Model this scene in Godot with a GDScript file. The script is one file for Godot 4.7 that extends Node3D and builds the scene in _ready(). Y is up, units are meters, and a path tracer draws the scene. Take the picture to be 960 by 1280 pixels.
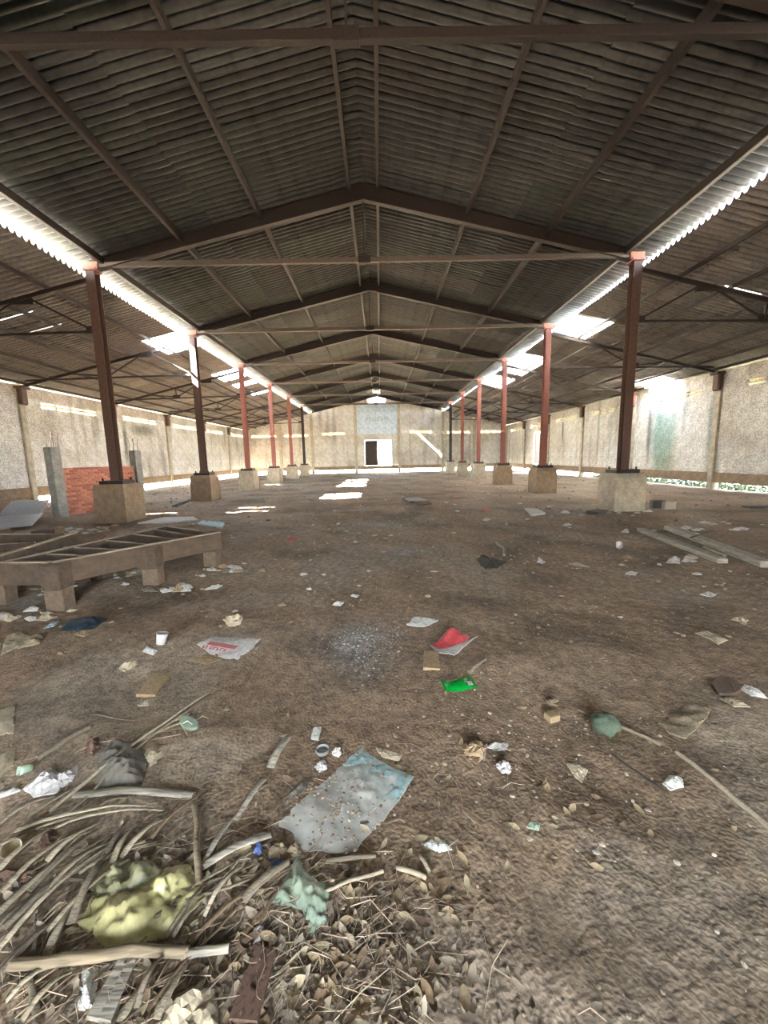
extends Node3D
# An abandoned warehouse: corrugated nave roof on steel frames, two lower aisles, precast walls, an earth floor strewn with litter.

const ROW := 6.545          # column rows stand at x = -ROW and +ROW
const BAY := 4.9493         # frame spacing
const Z1 := -9.992          # first frame in front of the camera
const WALL := 13.2          # inner face of the side walls
const ZB := -39.69          # inner face of the back wall
const ZF := 4.86            # inner face of the front wall, behind the camera
const PITCH := 0.155        # corrugation pitch
const SHEET := 0.93         # six corrugations to a sheet

const SKY_E := 1.0
const SUN_E := 9.0
const EXPOSURE := 66.0
const GATE := 1.4
const GATE_H := 3.3

var M := {}
var T := {}
var used := {}
var rng := RandomNumberGenerator.new()
var nz := FastNoiseLite.new()
var nf := FastNoiseLite.new()
var nr := FastNoiseLite.new()

# ---------------------------------------------------------------- nodes
func numbered(n: String) -> String:
	if not used.has(n):
		used[n] = 0
		return n
	used[n] += 1
	return "%s_%03d" % [n, used[n]]

func tag(o: Node, label: String, category: String, group := "", kind := "") -> void:
	if label != "": o.set_meta("label", label)
	if category != "": o.set_meta("category", category)
	if group != "": o.set_meta("group", group)
	if kind != "": o.set_meta("kind", kind)

func thing(called: String, label: String, category: String, at := Vector3.ZERO, turn := 0.0, group := "") -> Node3D:
	var o := Node3D.new()
	o.name = numbered(called)
	add_child(o)
	o.position = at
	o.rotation.y = turn
	tag(o, label, category, group, "thing")
	return o

func setting(called: String, label: String, category: String) -> Node3D:
	var o := Node3D.new()
	o.name = called
	add_child(o)
	tag(o, label, category, "", "structure")
	return o

func part(called: String, mesh: Mesh, m: Material, parent: Node) -> MeshInstance3D:
	var o := MeshInstance3D.new()
	o.name = called
	o.mesh = mesh
	o.material_override = m
	o.cast_shadow = GeometryInstance3D.SHADOW_CASTING_SETTING_ON
	parent.add_child(o, true)
	return o

func single(called: String, mesh: Mesh, m: Material, at: Vector3, label: String, category: String, group := "", kind := "thing") -> MeshInstance3D:
	var o := part(numbered(called), mesh, m, self)
	o.position = at
	tag(o, label, category, group, kind)
	return o

# ---------------------------------------------------------------- mesh helpers
func stool() -> SurfaceTool:
	var s := SurfaceTool.new()
	s.begin(Mesh.PRIMITIVE_TRIANGLES)
	s.set_smooth_group(-1)
	return s

func done(s: SurfaceTool) -> ArrayMesh:
	s.generate_normals()
	return s.commit()

# a triangle and a quad that face along n, whatever the order of their corners
func tri(s: SurfaceTool, a: Vector3, b: Vector3, c: Vector3, n: Vector3) -> void:
	s.add_vertex(a)
	if (b - a).cross(c - a).dot(n) > 0.0:
		s.add_vertex(c); s.add_vertex(b)
	else:
		s.add_vertex(b); s.add_vertex(c)

func quad(s: SurfaceTool, a: Vector3, b: Vector3, c: Vector3, d: Vector3, n: Vector3) -> void:
	if (c - a).cross(d - b).dot(n) > 0.0:
		for p in [a, c, b, a, d, c]: s.add_vertex(p)
	else:
		for p in [a, b, c, a, c, d]: s.add_vertex(p)

# a box with chamfered edges; basis turns it, at is its centre
func block(s: SurfaceTool, at: Vector3, size: Vector3, bevel := 0.006, turn := Basis.IDENTITY) -> void:
	var h := size * 0.5
	var b: float = min(bevel, min(h.x, min(h.y, h.z)) * 0.45)
	var f := func(k: int, sg: Vector3) -> Vector3:
		var p := Vector3(h.x - b, h.y - b, h.z - b)
		p[k] = h[k]
		return at + turn * (p * sg)
	for k in 3:
		var i := (k + 1) % 3
		var j := (k + 2) % 3
		for e in [-1.0, 1.0]:
			var c := []
			for q in [[-1, -1], [1, -1], [1, 1], [-1, 1]]:
				var sg := Vector3.ONE
				sg[k] = e; sg[i] = q[0]; sg[j] = q[1]
				c.append(f.call(k, sg))
			var n := Vector3.ZERO
			n[k] = e
			quad(s, c[0], c[1], c[2], c[3], turn * n)
		for e in [-1.0, 1.0]:
			for g in [-1.0, 1.0]:
				var s0 := Vector3.ONE
				s0[i] = e; s0[j] = g; s0[k] = -1
				var s1 := s0
				s1[k] = 1
				quad(s, f.call(i, s0), f.call(i, s1), f.call(j, s1), f.call(j, s0), turn * Vector3(s0 + s1))
	for ex in [-1.0, 1.0]:
		for ey in [-1.0, 1.0]:
			for ez in [-1.0, 1.0]:
				var sg := Vector3(ex, ey, ez)
				tri(s, f.call(0, sg), f.call(1, sg), f.call(2, sg), turn * sg)

func block_mesh(size: Vector3, bevel := 0.006, at := Vector3.ZERO) -> ArrayMesh:
	var s := stool()
	block(s, at, size, bevel)
	return done(s)

# a straight bar of rectangular section between two points; w across, h along the up hint
func bar(s: SurfaceTool, a: Vector3, b: Vector3, w: float, h: float, up := Vector3.UP, bevel := 0.004) -> void:
	var x := (b - a).normalized()
	var z := x.cross(up).normalized()
	var y := z.cross(x)
	block(s, (a + b) * 0.5, Vector3(a.distance_to(b), h, w), bevel, Basis(x, y, z))

func bar_mesh(a: Vector3, b: Vector3, w: float, h: float, up := Vector3.UP, bevel := 0.004) -> ArrayMesh:
	var s := stool()
	bar(s, a, b, w, h, up, bevel)
	return done(s)

# a tube through points with a radius at each; flat squashes its section
func tube(s: SurfaceTool, pts: Array, rad: Array, sides := 7, flat := 1.0, smooth := true) -> void:
	s.set_smooth_group(0 if smooth else -1)
	var rings := []
	for i in pts.size():
		var d: Vector3 = (pts[min(i + 1, pts.size() - 1)] - pts[max(i - 1, 0)]).normalized()
		var up := Vector3.UP if absf(d.y) < 0.9 else Vector3.RIGHT
		var x := d.cross(up).normalized()
		var y := x.cross(d)
		var r := []
		for k in sides:
			var t := TAU * k / sides
			r.append(pts[i] + (x * cos(t) + y * sin(t) * flat) * rad[i])
		rings.append(r)
	for i in pts.size() - 1:
		for k in sides:
			var a: Vector3 = rings[i][k]
			var c: Vector3 = rings[i + 1][(k + 1) % sides]
			quad(s, a, rings[i][(k + 1) % sides], c, rings[i + 1][k], (a + c) * 0.5 - (pts[i] + pts[i + 1]) * 0.5)
	s.set_smooth_group(-1)
	for e in [0, pts.size() - 1]:
		var n: Vector3 = pts[0] - pts[1] if e == 0 else pts[e] - pts[e - 1]
		for k in sides: tri(s, pts[e], rings[e][k], rings[e][(k + 1) % sides], n)

# ---------------------------------------------------------------- textures and materials
func noise_bytes(size: int, freq: float, seed_: int, kind := FastNoiseLite.TYPE_SIMPLEX_SMOOTH, octaves := 4) -> PackedByteArray:
	var n := FastNoiseLite.new()
	n.seed = seed_
	n.frequency = freq
	n.noise_type = kind
	n.fractal_octaves = octaves
	n.fractal_type = FastNoiseLite.FRACTAL_FBM if octaves > 1 else FastNoiseLite.FRACTAL_NONE
	var im := n.get_seamless_image(size, size)
	im.convert(Image.FORMAT_L8)
	return im.get_data()

func grey_texture(size: int, b: PackedByteArray) -> ImageTexture:
	var im := Image.create_from_data(size, size, false, Image.FORMAT_L8, b)
	im.generate_mipmaps()
	return ImageTexture.create_from_image(im)

func normal_texture(size: int, b: PackedByteArray, strength: float) -> ImageTexture:
	var im := Image.create_from_data(size, size, false, Image.FORMAT_L8, b)
	im.convert(Image.FORMAT_RGBA8)
	im.bump_map_to_normal_map(strength)
	return ImageTexture.create_from_image(im)

func make_textures() -> void:
	var S := 512
	var big := noise_bytes(S, 0.008, 11)
	var mid := noise_bytes(S, 0.03, 12)
	var fin := noise_bytes(S, 0.12, 13, FastNoiseLite.TYPE_SIMPLEX_SMOOTH, 3)
	var speck := noise_bytes(S, 0.07, 14, FastNoiseLite.TYPE_SIMPLEX, 2)
	var out := PackedByteArray(); out.resize(S * S)
	# plaster: soft blotches under dark flecks of mould
	for i in S * S:
		var v := 232.0 + (big[i] - 128) * 0.16 + (mid[i] - 128) * 0.2 + (fin[i] - 128) * 0.1
		if speck[i] < 88: v -= (88 - speck[i]) * 3.0
		out[i] = int(clampf(v, 30, 255))
	T.plaster = grey_texture(S, out)
	T.plaster_n = normal_texture(S, out, 1.5)
	# bare earth: strong fine grain, pale specks
	for i in S * S:
		var v := 222.0 + (big[i] - 128) * 0.15 + (mid[i] - 128) * 0.35 + (fin[i] - 128) * 0.45
		if speck[i] < 80: v -= (80 - speck[i]) * 0.5
		out[i] = int(clampf(v, 20, 255))
	T.earth = grey_texture(S, out)
	for i in S * S:
		out[i] = int(clampf(128 + (mid[i] - 128) * 0.8 + (fin[i] - 128) * 0.6, 0, 255))
	T.earth_n = normal_texture(S, out, 5.0)
	# concrete and paint: gentle
	for i in S * S:
		out[i] = int(clampf(232.0 + (big[i] - 128) * 0.2 + (mid[i] - 128) * 0.16 + (fin[i] - 128) * 0.12, 0, 255))
	T.soft = grey_texture(S, out)
	T.soft_n = normal_texture(S, out, 1.2)
	# metal: rust blotches
	for i in S * S:
		var v := 232.0 + (fin[i] - 128) * 0.2
		if mid[i] > 140: v -= (mid[i] - 140) * 0.9
		out[i] = int(clampf(v, 40, 255))
	T.rust = grey_texture(S, out)
	# wood grain and stained sheet: drawn out along one axis
	var W := 256
	var g := FastNoiseLite.new(); g.seed = 31; g.frequency = 0.02; g.fractal_octaves = 4
	var wo := PackedByteArray(); wo.resize(W * W)
	for y in W:
		for x in W:
			wo[y * W + x] = int(clampf(222.0 + 110.0 * g.get_noise_2d(x * 0.35, y * 7.0), 30, 255))
	T.grain = grey_texture(W, wo)
	T.grain_n = normal_texture(W, wo, 2.0)

func mat(key: String, c: Color, tex := "soft", scale := 1.0, rough := 0.9, bump := 0.5, metal := 0.0) -> StandardMaterial3D:
	var m := StandardMaterial3D.new()
	m.albedo_color = c
	m.roughness = rough
	m.metallic = metal
	if tex != "":
		m.albedo_texture = T[tex]
		m.uv1_triplanar = true
		m.uv1_scale = Vector3.ONE * scale
		if bump > 0.0 and T.has(tex + "_n"):
			m.normal_enabled = true
			m.normal_texture = T[tex + "_n"]
			m.normal_scale = bump
	M[key] = m
	return m

func film(key: String, c: Color, alpha: float, rough := 0.25) -> StandardMaterial3D:
	var m := StandardMaterial3D.new()
	m.albedo_color = Color(c.r, c.g, c.b, alpha)
	m.transparency = BaseMaterial3D.TRANSPARENCY_ALPHA
	m.roughness = rough
	m.cull_mode = BaseMaterial3D.CULL_DISABLED
	M[key] = m
	return m

func make_materials() -> void:
	# nave and aisle sheets, weathered in a few tones
	mat("sheet0", Color(0.285, 0.295, 0.29), "rust", 0.16, 0.75)
	mat("sheet1", Color(0.25, 0.26, 0.255), "rust", 0.16, 0.75)
	mat("sheet2", Color(0.32, 0.325, 0.315), "rust", 0.16, 0.75)
	mat("sheet3", Color(0.285, 0.305, 0.28), "rust", 0.16, 0.75)
	mat("sheet4", Color(0.275, 0.27, 0.258), "rust", 0.16, 0.8)
	mat("aisle0", Color(0.54, 0.515, 0.49), "rust", 0.16, 0.8)
	mat("aisle1", Color(0.50, 0.475, 0.45), "rust", 0.16, 0.8)
	mat("aisle2", Color(0.57, 0.55, 0.525), "rust", 0.16, 0.8)
	film("skylight", Color(0.95, 0.97, 1.0), 0.18, 0.3)
	var mk := mat("skylight_milky", Color(0.92, 0.93, 0.92), "", 1.0, 0.6)
	mk.backlight_enabled = true
	mk.backlight = Color(0.5, 0.5, 0.5)
	mat("steel_dark", Color(0.19, 0.152, 0.135), "rust", 1.4, 0.7)
	mat("steel_red", Color(0.60, 0.38, 0.34), "rust", 1.2, 0.7)
	mat("steel_brown", Color(0.40, 0.30, 0.26), "rust", 1.2, 0.7)
	mat("steel_bar", Color(0.42, 0.375, 0.345), "rust", 1.2, 0.7)
	mat("concrete", Color(0.66, 0.62, 0.55), "soft", 0.8, 0.95)
	mat("concrete_brown", Color(0.56, 0.485, 0.40), "soft", 1.0, 0.95)
	mat("concrete_grey", Color(0.62, 0.62, 0.60), "soft", 0.8, 0.95)
	mat("beam_brown", Color(0.58, 0.50, 0.41), "soft", 0.7, 0.95)
	mat("vent_cream", Color(0.90, 0.83, 0.62), "soft", 0.6, 0.95)
	mat("post", Color(0.74, 0.70, 0.62), "soft", 0.6, 0.95)
	var p := mat("plaster", Color(1, 1, 1), "plaster", 0.55, 0.95, 0.4)
	p.vertex_color_use_as_albedo = true
	p = mat("earth", Color(1, 1, 1), "earth", 0.7, 1.0, 0.55)
	p.vertex_color_use_as_albedo = true
	p.uv1_world_triplanar = true
	mat("brick0", Color(0.80, 0.50, 0.42), "earth", 3.0, 0.95)
	mat("brick1", Color(0.85, 0.57, 0.48), "earth", 3.0, 0.95)
	mat("brick2", Color(0.72, 0.44, 0.37), "earth", 3.0, 0.95)
	mat("mortar", Color(0.74, 0.58, 0.50), "earth", 2.0, 0.95)
	mat("timber", Color(0.335, 0.285, 0.24), "soft", 1.5, 0.95, 0.3)
	mat("timber_grey", Color(0.66, 0.63, 0.565), "grain", 2.0, 0.95, 0.6)
	mat("timber_pale", Color(0.56, 0.50, 0.40), "grain", 2.0, 0.95, 0.6)
	mat("stalk0", Color(0.58, 0.53, 0.44), "grain", 5.0, 0.95)
	mat("stalk1", Color(0.49, 0.445, 0.375), "grain", 5.0, 0.95)
	mat("stalk2", Color(0.66, 0.61, 0.52), "grain", 5.0, 0.95)
	mat("leaf0", Color(0.66, 0.58, 0.45), "soft", 12.0, 0.85)
	mat("leaf1", Color(0.55, 0.46, 0.35), "soft", 12.0, 0.85)
	mat("leaf2", Color(0.74, 0.68, 0.55), "soft", 12.0, 0.85)
	mat("leaf3", Color(0.46, 0.38, 0.30), "soft", 12.0, 0.85)
	mat("paper_white", Color(0.78, 0.77, 0.75), "soft", 4.0, 0.8)
	mat("paper_cream", Color(0.69, 0.64, 0.54), "soft", 5.0, 0.85)
	mat("paper_tan", Color(0.64, 0.55, 0.42), "soft", 6.0, 0.9)
	mat("cloth_grey", Color(0.46, 0.44, 0.40), "soft", 6.0, 0.95)
	mat("cloth_brown", Color(0.62, 0.56, 0.46), "plaster", 4.0, 0.95)
	mat("red_plastic", Color(0.66, 0.25, 0.26), "soft", 3.0, 0.45)
	mat("green_plastic", Color(0.02, 0.62, 0.22), "soft", 3.0, 0.25)
	mat("navy_plastic", Color(0.17, 0.22, 0.26), "soft", 6.0, 0.3)
	mat("blue_plastic", Color(0.24, 0.34, 0.58), "soft", 6.0, 0.4)
	mat("yellow_plastic", Color(0.74, 0.71, 0.50), "soft", 4.0, 0.4)
	mat("olive_plastic", Color(0.58, 0.57, 0.43), "soft", 6.0, 0.5)
	mat("dark_scrap", Color(0.25, 0.23, 0.20), "soft", 5.0, 0.8)
	mat("green_net", Color(0.36, 0.42, 0.34), "plaster", 6.0, 0.9)
	mat("rust_scrap", Color(0.43, 0.33, 0.27), "rust", 3.0, 0.9)
	mat("sheet_steel", Color(0.72, 0.74, 0.76), "rust", 1.5, 0.6, 0.0, 0.0)
	mat("pale_blue_board", Color(0.68, 0.76, 0.80), "soft", 2.0, 0.8)
	mat("sole", Color(0.43, 0.36, 0.30), "soft", 6.0, 0.9)
	film("clear_sheet", Color(0.93, 0.95, 0.92), 0.42, 0.3)
	mat("trestle_leg", Color(0.44, 0.38, 0.315), "soft", 2.0, 0.95)
	film("teal_film", Color(0.66, 0.80, 0.80), 0.5, 0.3)
	film("mint_sheet", Color(0.66, 0.75, 0.66), 0.5, 0.3)
	film("milky_sheet", Color(0.82, 0.83, 0.80), 0.7, 0.35)
	mat("painted_blue", Color(0.78, 0.85, 0.92), "soft", 0.6, 0.9)
	mat("lettering", Color(0.66, 0.69, 0.69), "soft", 2.0, 0.9)
	mat("yard", Color(0.36, 0.31, 0.26), "earth", 0.6, 1.0)  # tone of the added dark ground before the gateway
	mat("timber_worn_lit", Color(0.66, 0.60, 0.51), "grain", 1.5, 0.95, 0.3)  # worn timber, paled further for skylight on the top faces
	mat("grass", Color(0.74, 0.72, 0.64), "earth", 0.6, 1.0)
	mat("door_leaf", Color(0.26, 0.22, 0.19), "grain", 1.0, 0.8)
	for k in 3:
		var l := mat("foliage%d" % k, [Color(0.21, 0.29, 0.10), Color(0.28, 0.35, 0.14), Color(0.17, 0.25, 0.08)][k], "", 1.0, 0.6)
		l.cull_mode = BaseMaterial3D.CULL_DISABLED
		l.backlight_enabled = true
		l.backlight = Color(0.05, 0.07, 0.015)
	var st := mat("stones", Color(1, 1, 1), "soft", 8.0, 0.95)
	st.vertex_color_use_as_albedo = true
	st = mat("straw", Color(1, 1, 1), "", 1.0, 0.95)
	st.vertex_color_use_as_albedo = true

# ---------------------------------------------------------------- ground
func ledge(x: float) -> float:      # the broken edge of an old slab crossing the floor
	return -9.2 + 0.35 * sin(x * 1.1 + 0.6) + 0.25 * nf.get_noise_2d(x * 3.0, 7.0)

func ground(x: float, z: float) -> float:
	var y := 0.035 * nz.get_noise_2d(x * 9.0, z * 9.0) + 0.03 * nf.get_noise_2d(x * 14.0, z * 14.0) + 0.012 * nf.get_noise_2d(x * 55.0, z * 55.0)
	if x > -1.9 and x < 3.2:
		var d := z - ledge(x)
		var k := clampf((x + 1.9) * 2.0, 0, 1) * clampf((3.2 - x) * 2.0, 0, 1)
		y -= 0.09 * k * exp(-pow((d - 0.18) / 0.2, 2.0))
	return y

func G(p: Vector2, up := 0.0) -> Vector3:
	return Vector3(p.x, ground(p.x, p.y) + up, p.y)

func blob(x: float, z: float, cx: float, cz: float, rx: float, rz: float) -> float:
	return exp(-(pow((x - cx) / rx, 2.0) + pow((z - cz) / rz, 2.0)))

func earth_color(x: float, z: float) -> Color:
	var a := Color(0.30, 0.207, 0.132)
	var n := nz.get_noise_2d(x * 6.0, z * 6.0)
	var m := nf.get_noise_2d(x * 9.0 + 40.0, z * 9.0)
	var c := a.lerp(Color(0.375, 0.272, 0.178), clampf(0.4 + n * 1.8, 0, 1))
	c = c.lerp(Color(0.18, 0.13, 0.08), clampf(m * 2.4, 0, 0.85))
	# dusty and trodden patches, alike all over the floor
	var worn := nf.get_noise_2d(x * 6.0 + 90.0, z * 6.0) + 0.5 * nf.get_noise_2d(x * 25.0, z * 25.0 + 30.0)
	c = c.lerp(Color(0.40, 0.33, 0.25), clampf(worn * 1.8, 0.0, 0.55))
	# grey ash and lime spills
	var g := nf.get_noise_2d(x * 40.0, z * 40.0) * 0.8
	var ash := blob(x, z, 0.089, -2.943, 0.28, 0.42) + blob(x, z, 0.123, -8.619, 0.8, 0.45) + 0.8 * blob(x, z, 0.679, -5.851, 0.35, 0.18) + 0.8 * blob(x, z, 3.080, -3.766, 0.12, 0.12) + 0.5 * blob(x, z, 4.875, -9.800, 1.3, 1.0) + 0.6 * blob(x, z, -3.686, -4.162, 0.6, 0.5)
	c = c.lerp(Color(0.36, 0.345, 0.31), clampf(ash * (0.75 + g) , 0, 0.85))
	return c

func make_floor() -> void:
	var xs := []
	var x := -13.6
	while x < 13.6:
		xs.append(x)
		x += 0.045 if x > -2.6 and x < 2.9 else (0.14 if absf(x) < 6.0 else 0.45)
	xs.append(13.6)
	var zs := []
	var z := 5.0
	while z > -40.2:
		zs.append(z)
		z -= 0.5 if z > 0.3 else (0.04 if z > -4.2 else (0.1 if z > -10.2 else (0.3 if z > -18.0 else 0.6)))
	zs.append(-40.2)
	var v := PackedVector3Array()
	var c := PackedColorArray()
	var idx := PackedInt32Array()
	for zz in zs:
		for xx in xs:
			v.append(Vector3(xx, ground(xx, zz), zz))
			c.append(earth_color(xx, zz))
	var w := xs.size()
	for j in zs.size() - 1:
		for i in w - 1:
			var a := j * w + i
			idx.append_array([a, a + w, a + 1, a + 1, a + w, a + w + 1])
	var n := PackedVector3Array()
	n.resize(v.size())
	for i in range(0, idx.size(), 3):
		var f := (v[idx[i + 2]] - v[idx[i]]).cross(v[idx[i + 1]] - v[idx[i]])
		if f.y < 0: f = -f
		for k in 3: n[idx[i + k]] += f
	for i in n.size(): n[i] = n[i].normalized()
	for i in range(0, idx.size(), 3):    # front faces run clockwise seen from above
		var f := (v[idx[i + 1]] - v[idx[i]]).cross(v[idx[i + 2]] - v[idx[i]])
		if f.y > 0:
			var k := idx[i + 1]
			idx[i + 1] = idx[i + 2]
			idx[i + 2] = k
	var arr := []
	arr.resize(Mesh.ARRAY_MAX)
	arr[Mesh.ARRAY_VERTEX] = v
	arr[Mesh.ARRAY_NORMAL] = n
	arr[Mesh.ARRAY_COLOR] = c
	arr[Mesh.ARRAY_INDEX] = idx
	var am := ArrayMesh.new()
	am.add_surface_from_arrays(Mesh.PRIMITIVE_TRIANGLES, arr)
	var o := part("floor", am, M.earth, self)
	tag(o, "bare trampled brown earth floor of the warehouse", "floor", "", "structure")
	var b := part("ground_outside", block_mesh(Vector3(160, 0.3, 160), 0.01), M.grass, self)
	b.position = Vector3(0, -0.45, -20)
	var yd := part("added_dark_yard", block_mesh(Vector3(60, 0.3, 40), 0.01), M.yard, self)  # unseen dark ground added to keep bounce light off the near roof
	yd.position = Vector3(0, -0.36, 25.2)
	tag(yd, "added dark earth yard cutting bounce light in front of the gateway", "yard", "", "structure")
	tag(b, "sunlit grassy ground outside the warehouse walls", "ground", "", "structure")

# ---------------------------------------------------------------- roof
func nave_y(x: float) -> float: return 7.93 - 0.24 * absf(x)
func aisle_y(x: float) -> float: return 6.10 - 0.232 * (absf(x) - ROW)

# one corrugated sheet, from its upper edge down the slope; slit leaves a torn strip along one crest
func corrugated(length: float, slope: float, slit := -1, layers := [0.0, 0.007], lap := 3) -> ArrayMesh:
	var s := stool()
	s.set_smooth_group(0)
	var seg := 6 * 8
	var xs := [0.0, length * 0.35, length * 0.75, length]
	var t: float = layers[-1]
	var f := func(x: float, i: int, lift: float) -> Vector3:
		var z := -SHEET * 0.5 + SHEET * i / seg
		return Vector3(x, -slope * x + 0.085 * (pow(0.5 + 0.5 * cos(TAU * i / 8.0), 1.7) - 0.42) + lift, z)
	for i in range(-lap, seg + lap):
		for k in 3:
			if i == slit and k == 1: continue
			for l in layers:
				quad(s, f.call(xs[k], i, l), f.call(xs[k + 1], i, l), f.call(xs[k + 1], i + 1, l), f.call(xs[k], i + 1, l), Vector3.UP if l > 0.0 else Vector3.DOWN)
	s.set_smooth_group(-1)
	for i in range(-lap, seg + lap):
		for e in [[0.0, Vector3.LEFT], [length, Vector3.RIGHT]]:
			if t > 0.0: quad(s, f.call(e[0], i, 0.0), f.call(e[0], i + 1, 0.0), f.call(e[0], i + 1, t), f.call(e[0], i, t), e[1])
	return done(s)

func lay(called: String, mesh: Mesh, m: Material, parent: Node, x0: float, y: float, z: float, side: float) -> void:
	var o := part(called, mesh, m, parent)
	o.position = Vector3(side * x0, y, z)
	if side < 0: o.rotation.y = PI

func make_roof() -> void:
	var n := 49
	var ztop := 5.3
	var nave := setting("ceiling", "weathered corrugated nave roof of the warehouse seen from below", "ceiling")
	var up := corrugated(3.72, 0.24)
	var up_short := corrugated(3.47, 0.24)
	var low := corrugated(3.54, 0.24)
	var low_right := corrugated(3.45, 0.24)
	for side in [-1.0, 1.0]:
		for i in n:
			var z := ztop - SHEET * (i + 0.5)
			var dy := 0.009 * (i % 2)
			var far := i >= n - 2
			var x0 := 0.2 if far else 0.0
			var mk := "sheet%d" % [rng.randi_range(0, 4)]
			lay("roof_sheet", up_short if far else up, M[mk], nave, x0, nave_y(x0) + dy + 0.012, z, side)
			mk = "sheet%d" % [rng.randi_range(0, 4)]
			lay("roof_sheet", low if side < 0 else low_right, M[mk], nave, 3.56, nave_y(3.56) + dy - 0.008, z, side)
	# ridge caps, one knocked out close to the back wall
	var cap := stool()
	for side in [-1.0, 1.0]:
		bar(cap, Vector3(0, 0.0, 0), Vector3(side * 0.4, -0.096, 0), 1.0, 0.01)
	var cap_mesh := done(cap)
	for i in 45:
		if i == 44: continue
		var o := part("ridge_cap", cap_mesh, M.sheet1, nave)
		o.position = Vector3(0, 7.93 + 0.06, ztop - 0.5 - i + 0.0)
	var zc: float = ztop - 44.0
	for seg in [[zc, -39.27], [-39.44, -40.2]]:
		var c2 := stool()
		for side in [-1.0, 1.0]:
			bar(c2, Vector3(0, 0.0, 0), Vector3(side * 0.4, -0.096, 0), absf(seg[0] - seg[1]), 0.01)
		var o := part("ridge_cap", done(c2), M.sheet1, nave)
		o.position = Vector3(0, 7.99, (seg[0] + seg[1]) * 0.5)
	# aisles
	var rows := [[6.84, 8.12], [8.04, 10.4], [10.3, 12.3], [12.2, 13.95]]
	for side in [-1.0, 1.0]:
		var left: bool = side < 0
		var roof := setting("ceiling_left" if left else "ceiling_right", "lower corrugated roof over the %s aisle with skylight sheets" % ("left" if left else "right"), "ceiling")
		var sky := [[-14.6, -16.4], [-19.8, -21.3], [-22.5, -23.6], [-25.5, -26.6]] if left else [[-13.0, -14.7], [-17.9, -21.4], [-22.4, -25.3]]
		for r in rows.size():
			var a: float = rows[r][0]
			var len_: float = rows[r][1] - a
			var plain := corrugated(len_, 0.232)
			var torn := corrugated(len_, 0.232, 20)
			var pane := corrugated(len_, 0.232, -1, [0.0], 0)
			for i in n:
				var z := ztop - SHEET * (i + 0.5)
				var clear := false
				if r == 0:
					for q in sky:
						if z < q[0] and z > q[1]: clear = true
				if r == 3 and not left and z < -16.7 and z > -18.7: clear = true
				var slit := (r == 1 or r == 2) and z < -7.0 and z > -24.0 and rng.randf() < 0.07
				var mk: String = "aisle%d" % rng.randi_range(0, 2)
				lay("skylight_sheet" if clear else "roof_sheet", pane if clear else (torn if slit else plain), (M.skylight if left or r == 3 else M.skylight_milky) if clear else M[mk], roof, a, aisle_y(a) + 0.009 * (i % 2) - 0.008 * (r % 2), z, side)

# ---------------------------------------------------------------- steel
func h_section(s: SurfaceTool, y0: float, y1: float, w: float, d: float) -> void:
	var h := y1 - y0
	var yc := (y0 + y1) * 0.5
	block(s, Vector3(0, yc, d * 0.5), Vector3(w, h, 0.016), 0.003)
	block(s, Vector3(0, yc, -d * 0.5), Vector3(w, h, 0.016), 0.003)
	block(s, Vector3(0, yc, 0), Vector3(0.014, h, d - 0.016), 0.002)

func make_pedestal() -> Array:
	# a cast block, a little wider at the foot, with a chamfered shoulder
	var s := stool()
	var prof := [[0.40, -0.12], [0.385, 0.86], [0.355, 0.97]]
	for k in 2:
		for e in 4:
			var t0 := PI * 0.25 + PI * 0.5 * e
			var t1 := t0 + PI * 0.5
			var r0: float = prof[k][0] * sqrt(2.0)
			var r1: float = prof[k + 1][0] * sqrt(2.0)
			var a := Vector3(cos(t0) * r0, prof[k][1], sin(t0) * r0)
			var b := Vector3(cos(t1) * r0, prof[k][1], sin(t1) * r0)
			var c := Vector3(cos(t1) * r1, prof[k + 1][1], sin(t1) * r1)
			var d := Vector3(cos(t0) * r1, prof[k + 1][1], sin(t0) * r1)
			quad(s, a, b, c, d, Vector3(a.x + b.x, 0.1, a.z + b.z))
	var q: float = prof[2][0]
	quad(s, Vector3(-q, 0.97, -q), Vector3(q, 0.97, -q), Vector3(q, 0.97, q), Vector3(-q, 0.97, q), Vector3.UP)
	return [done(s)]

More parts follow.
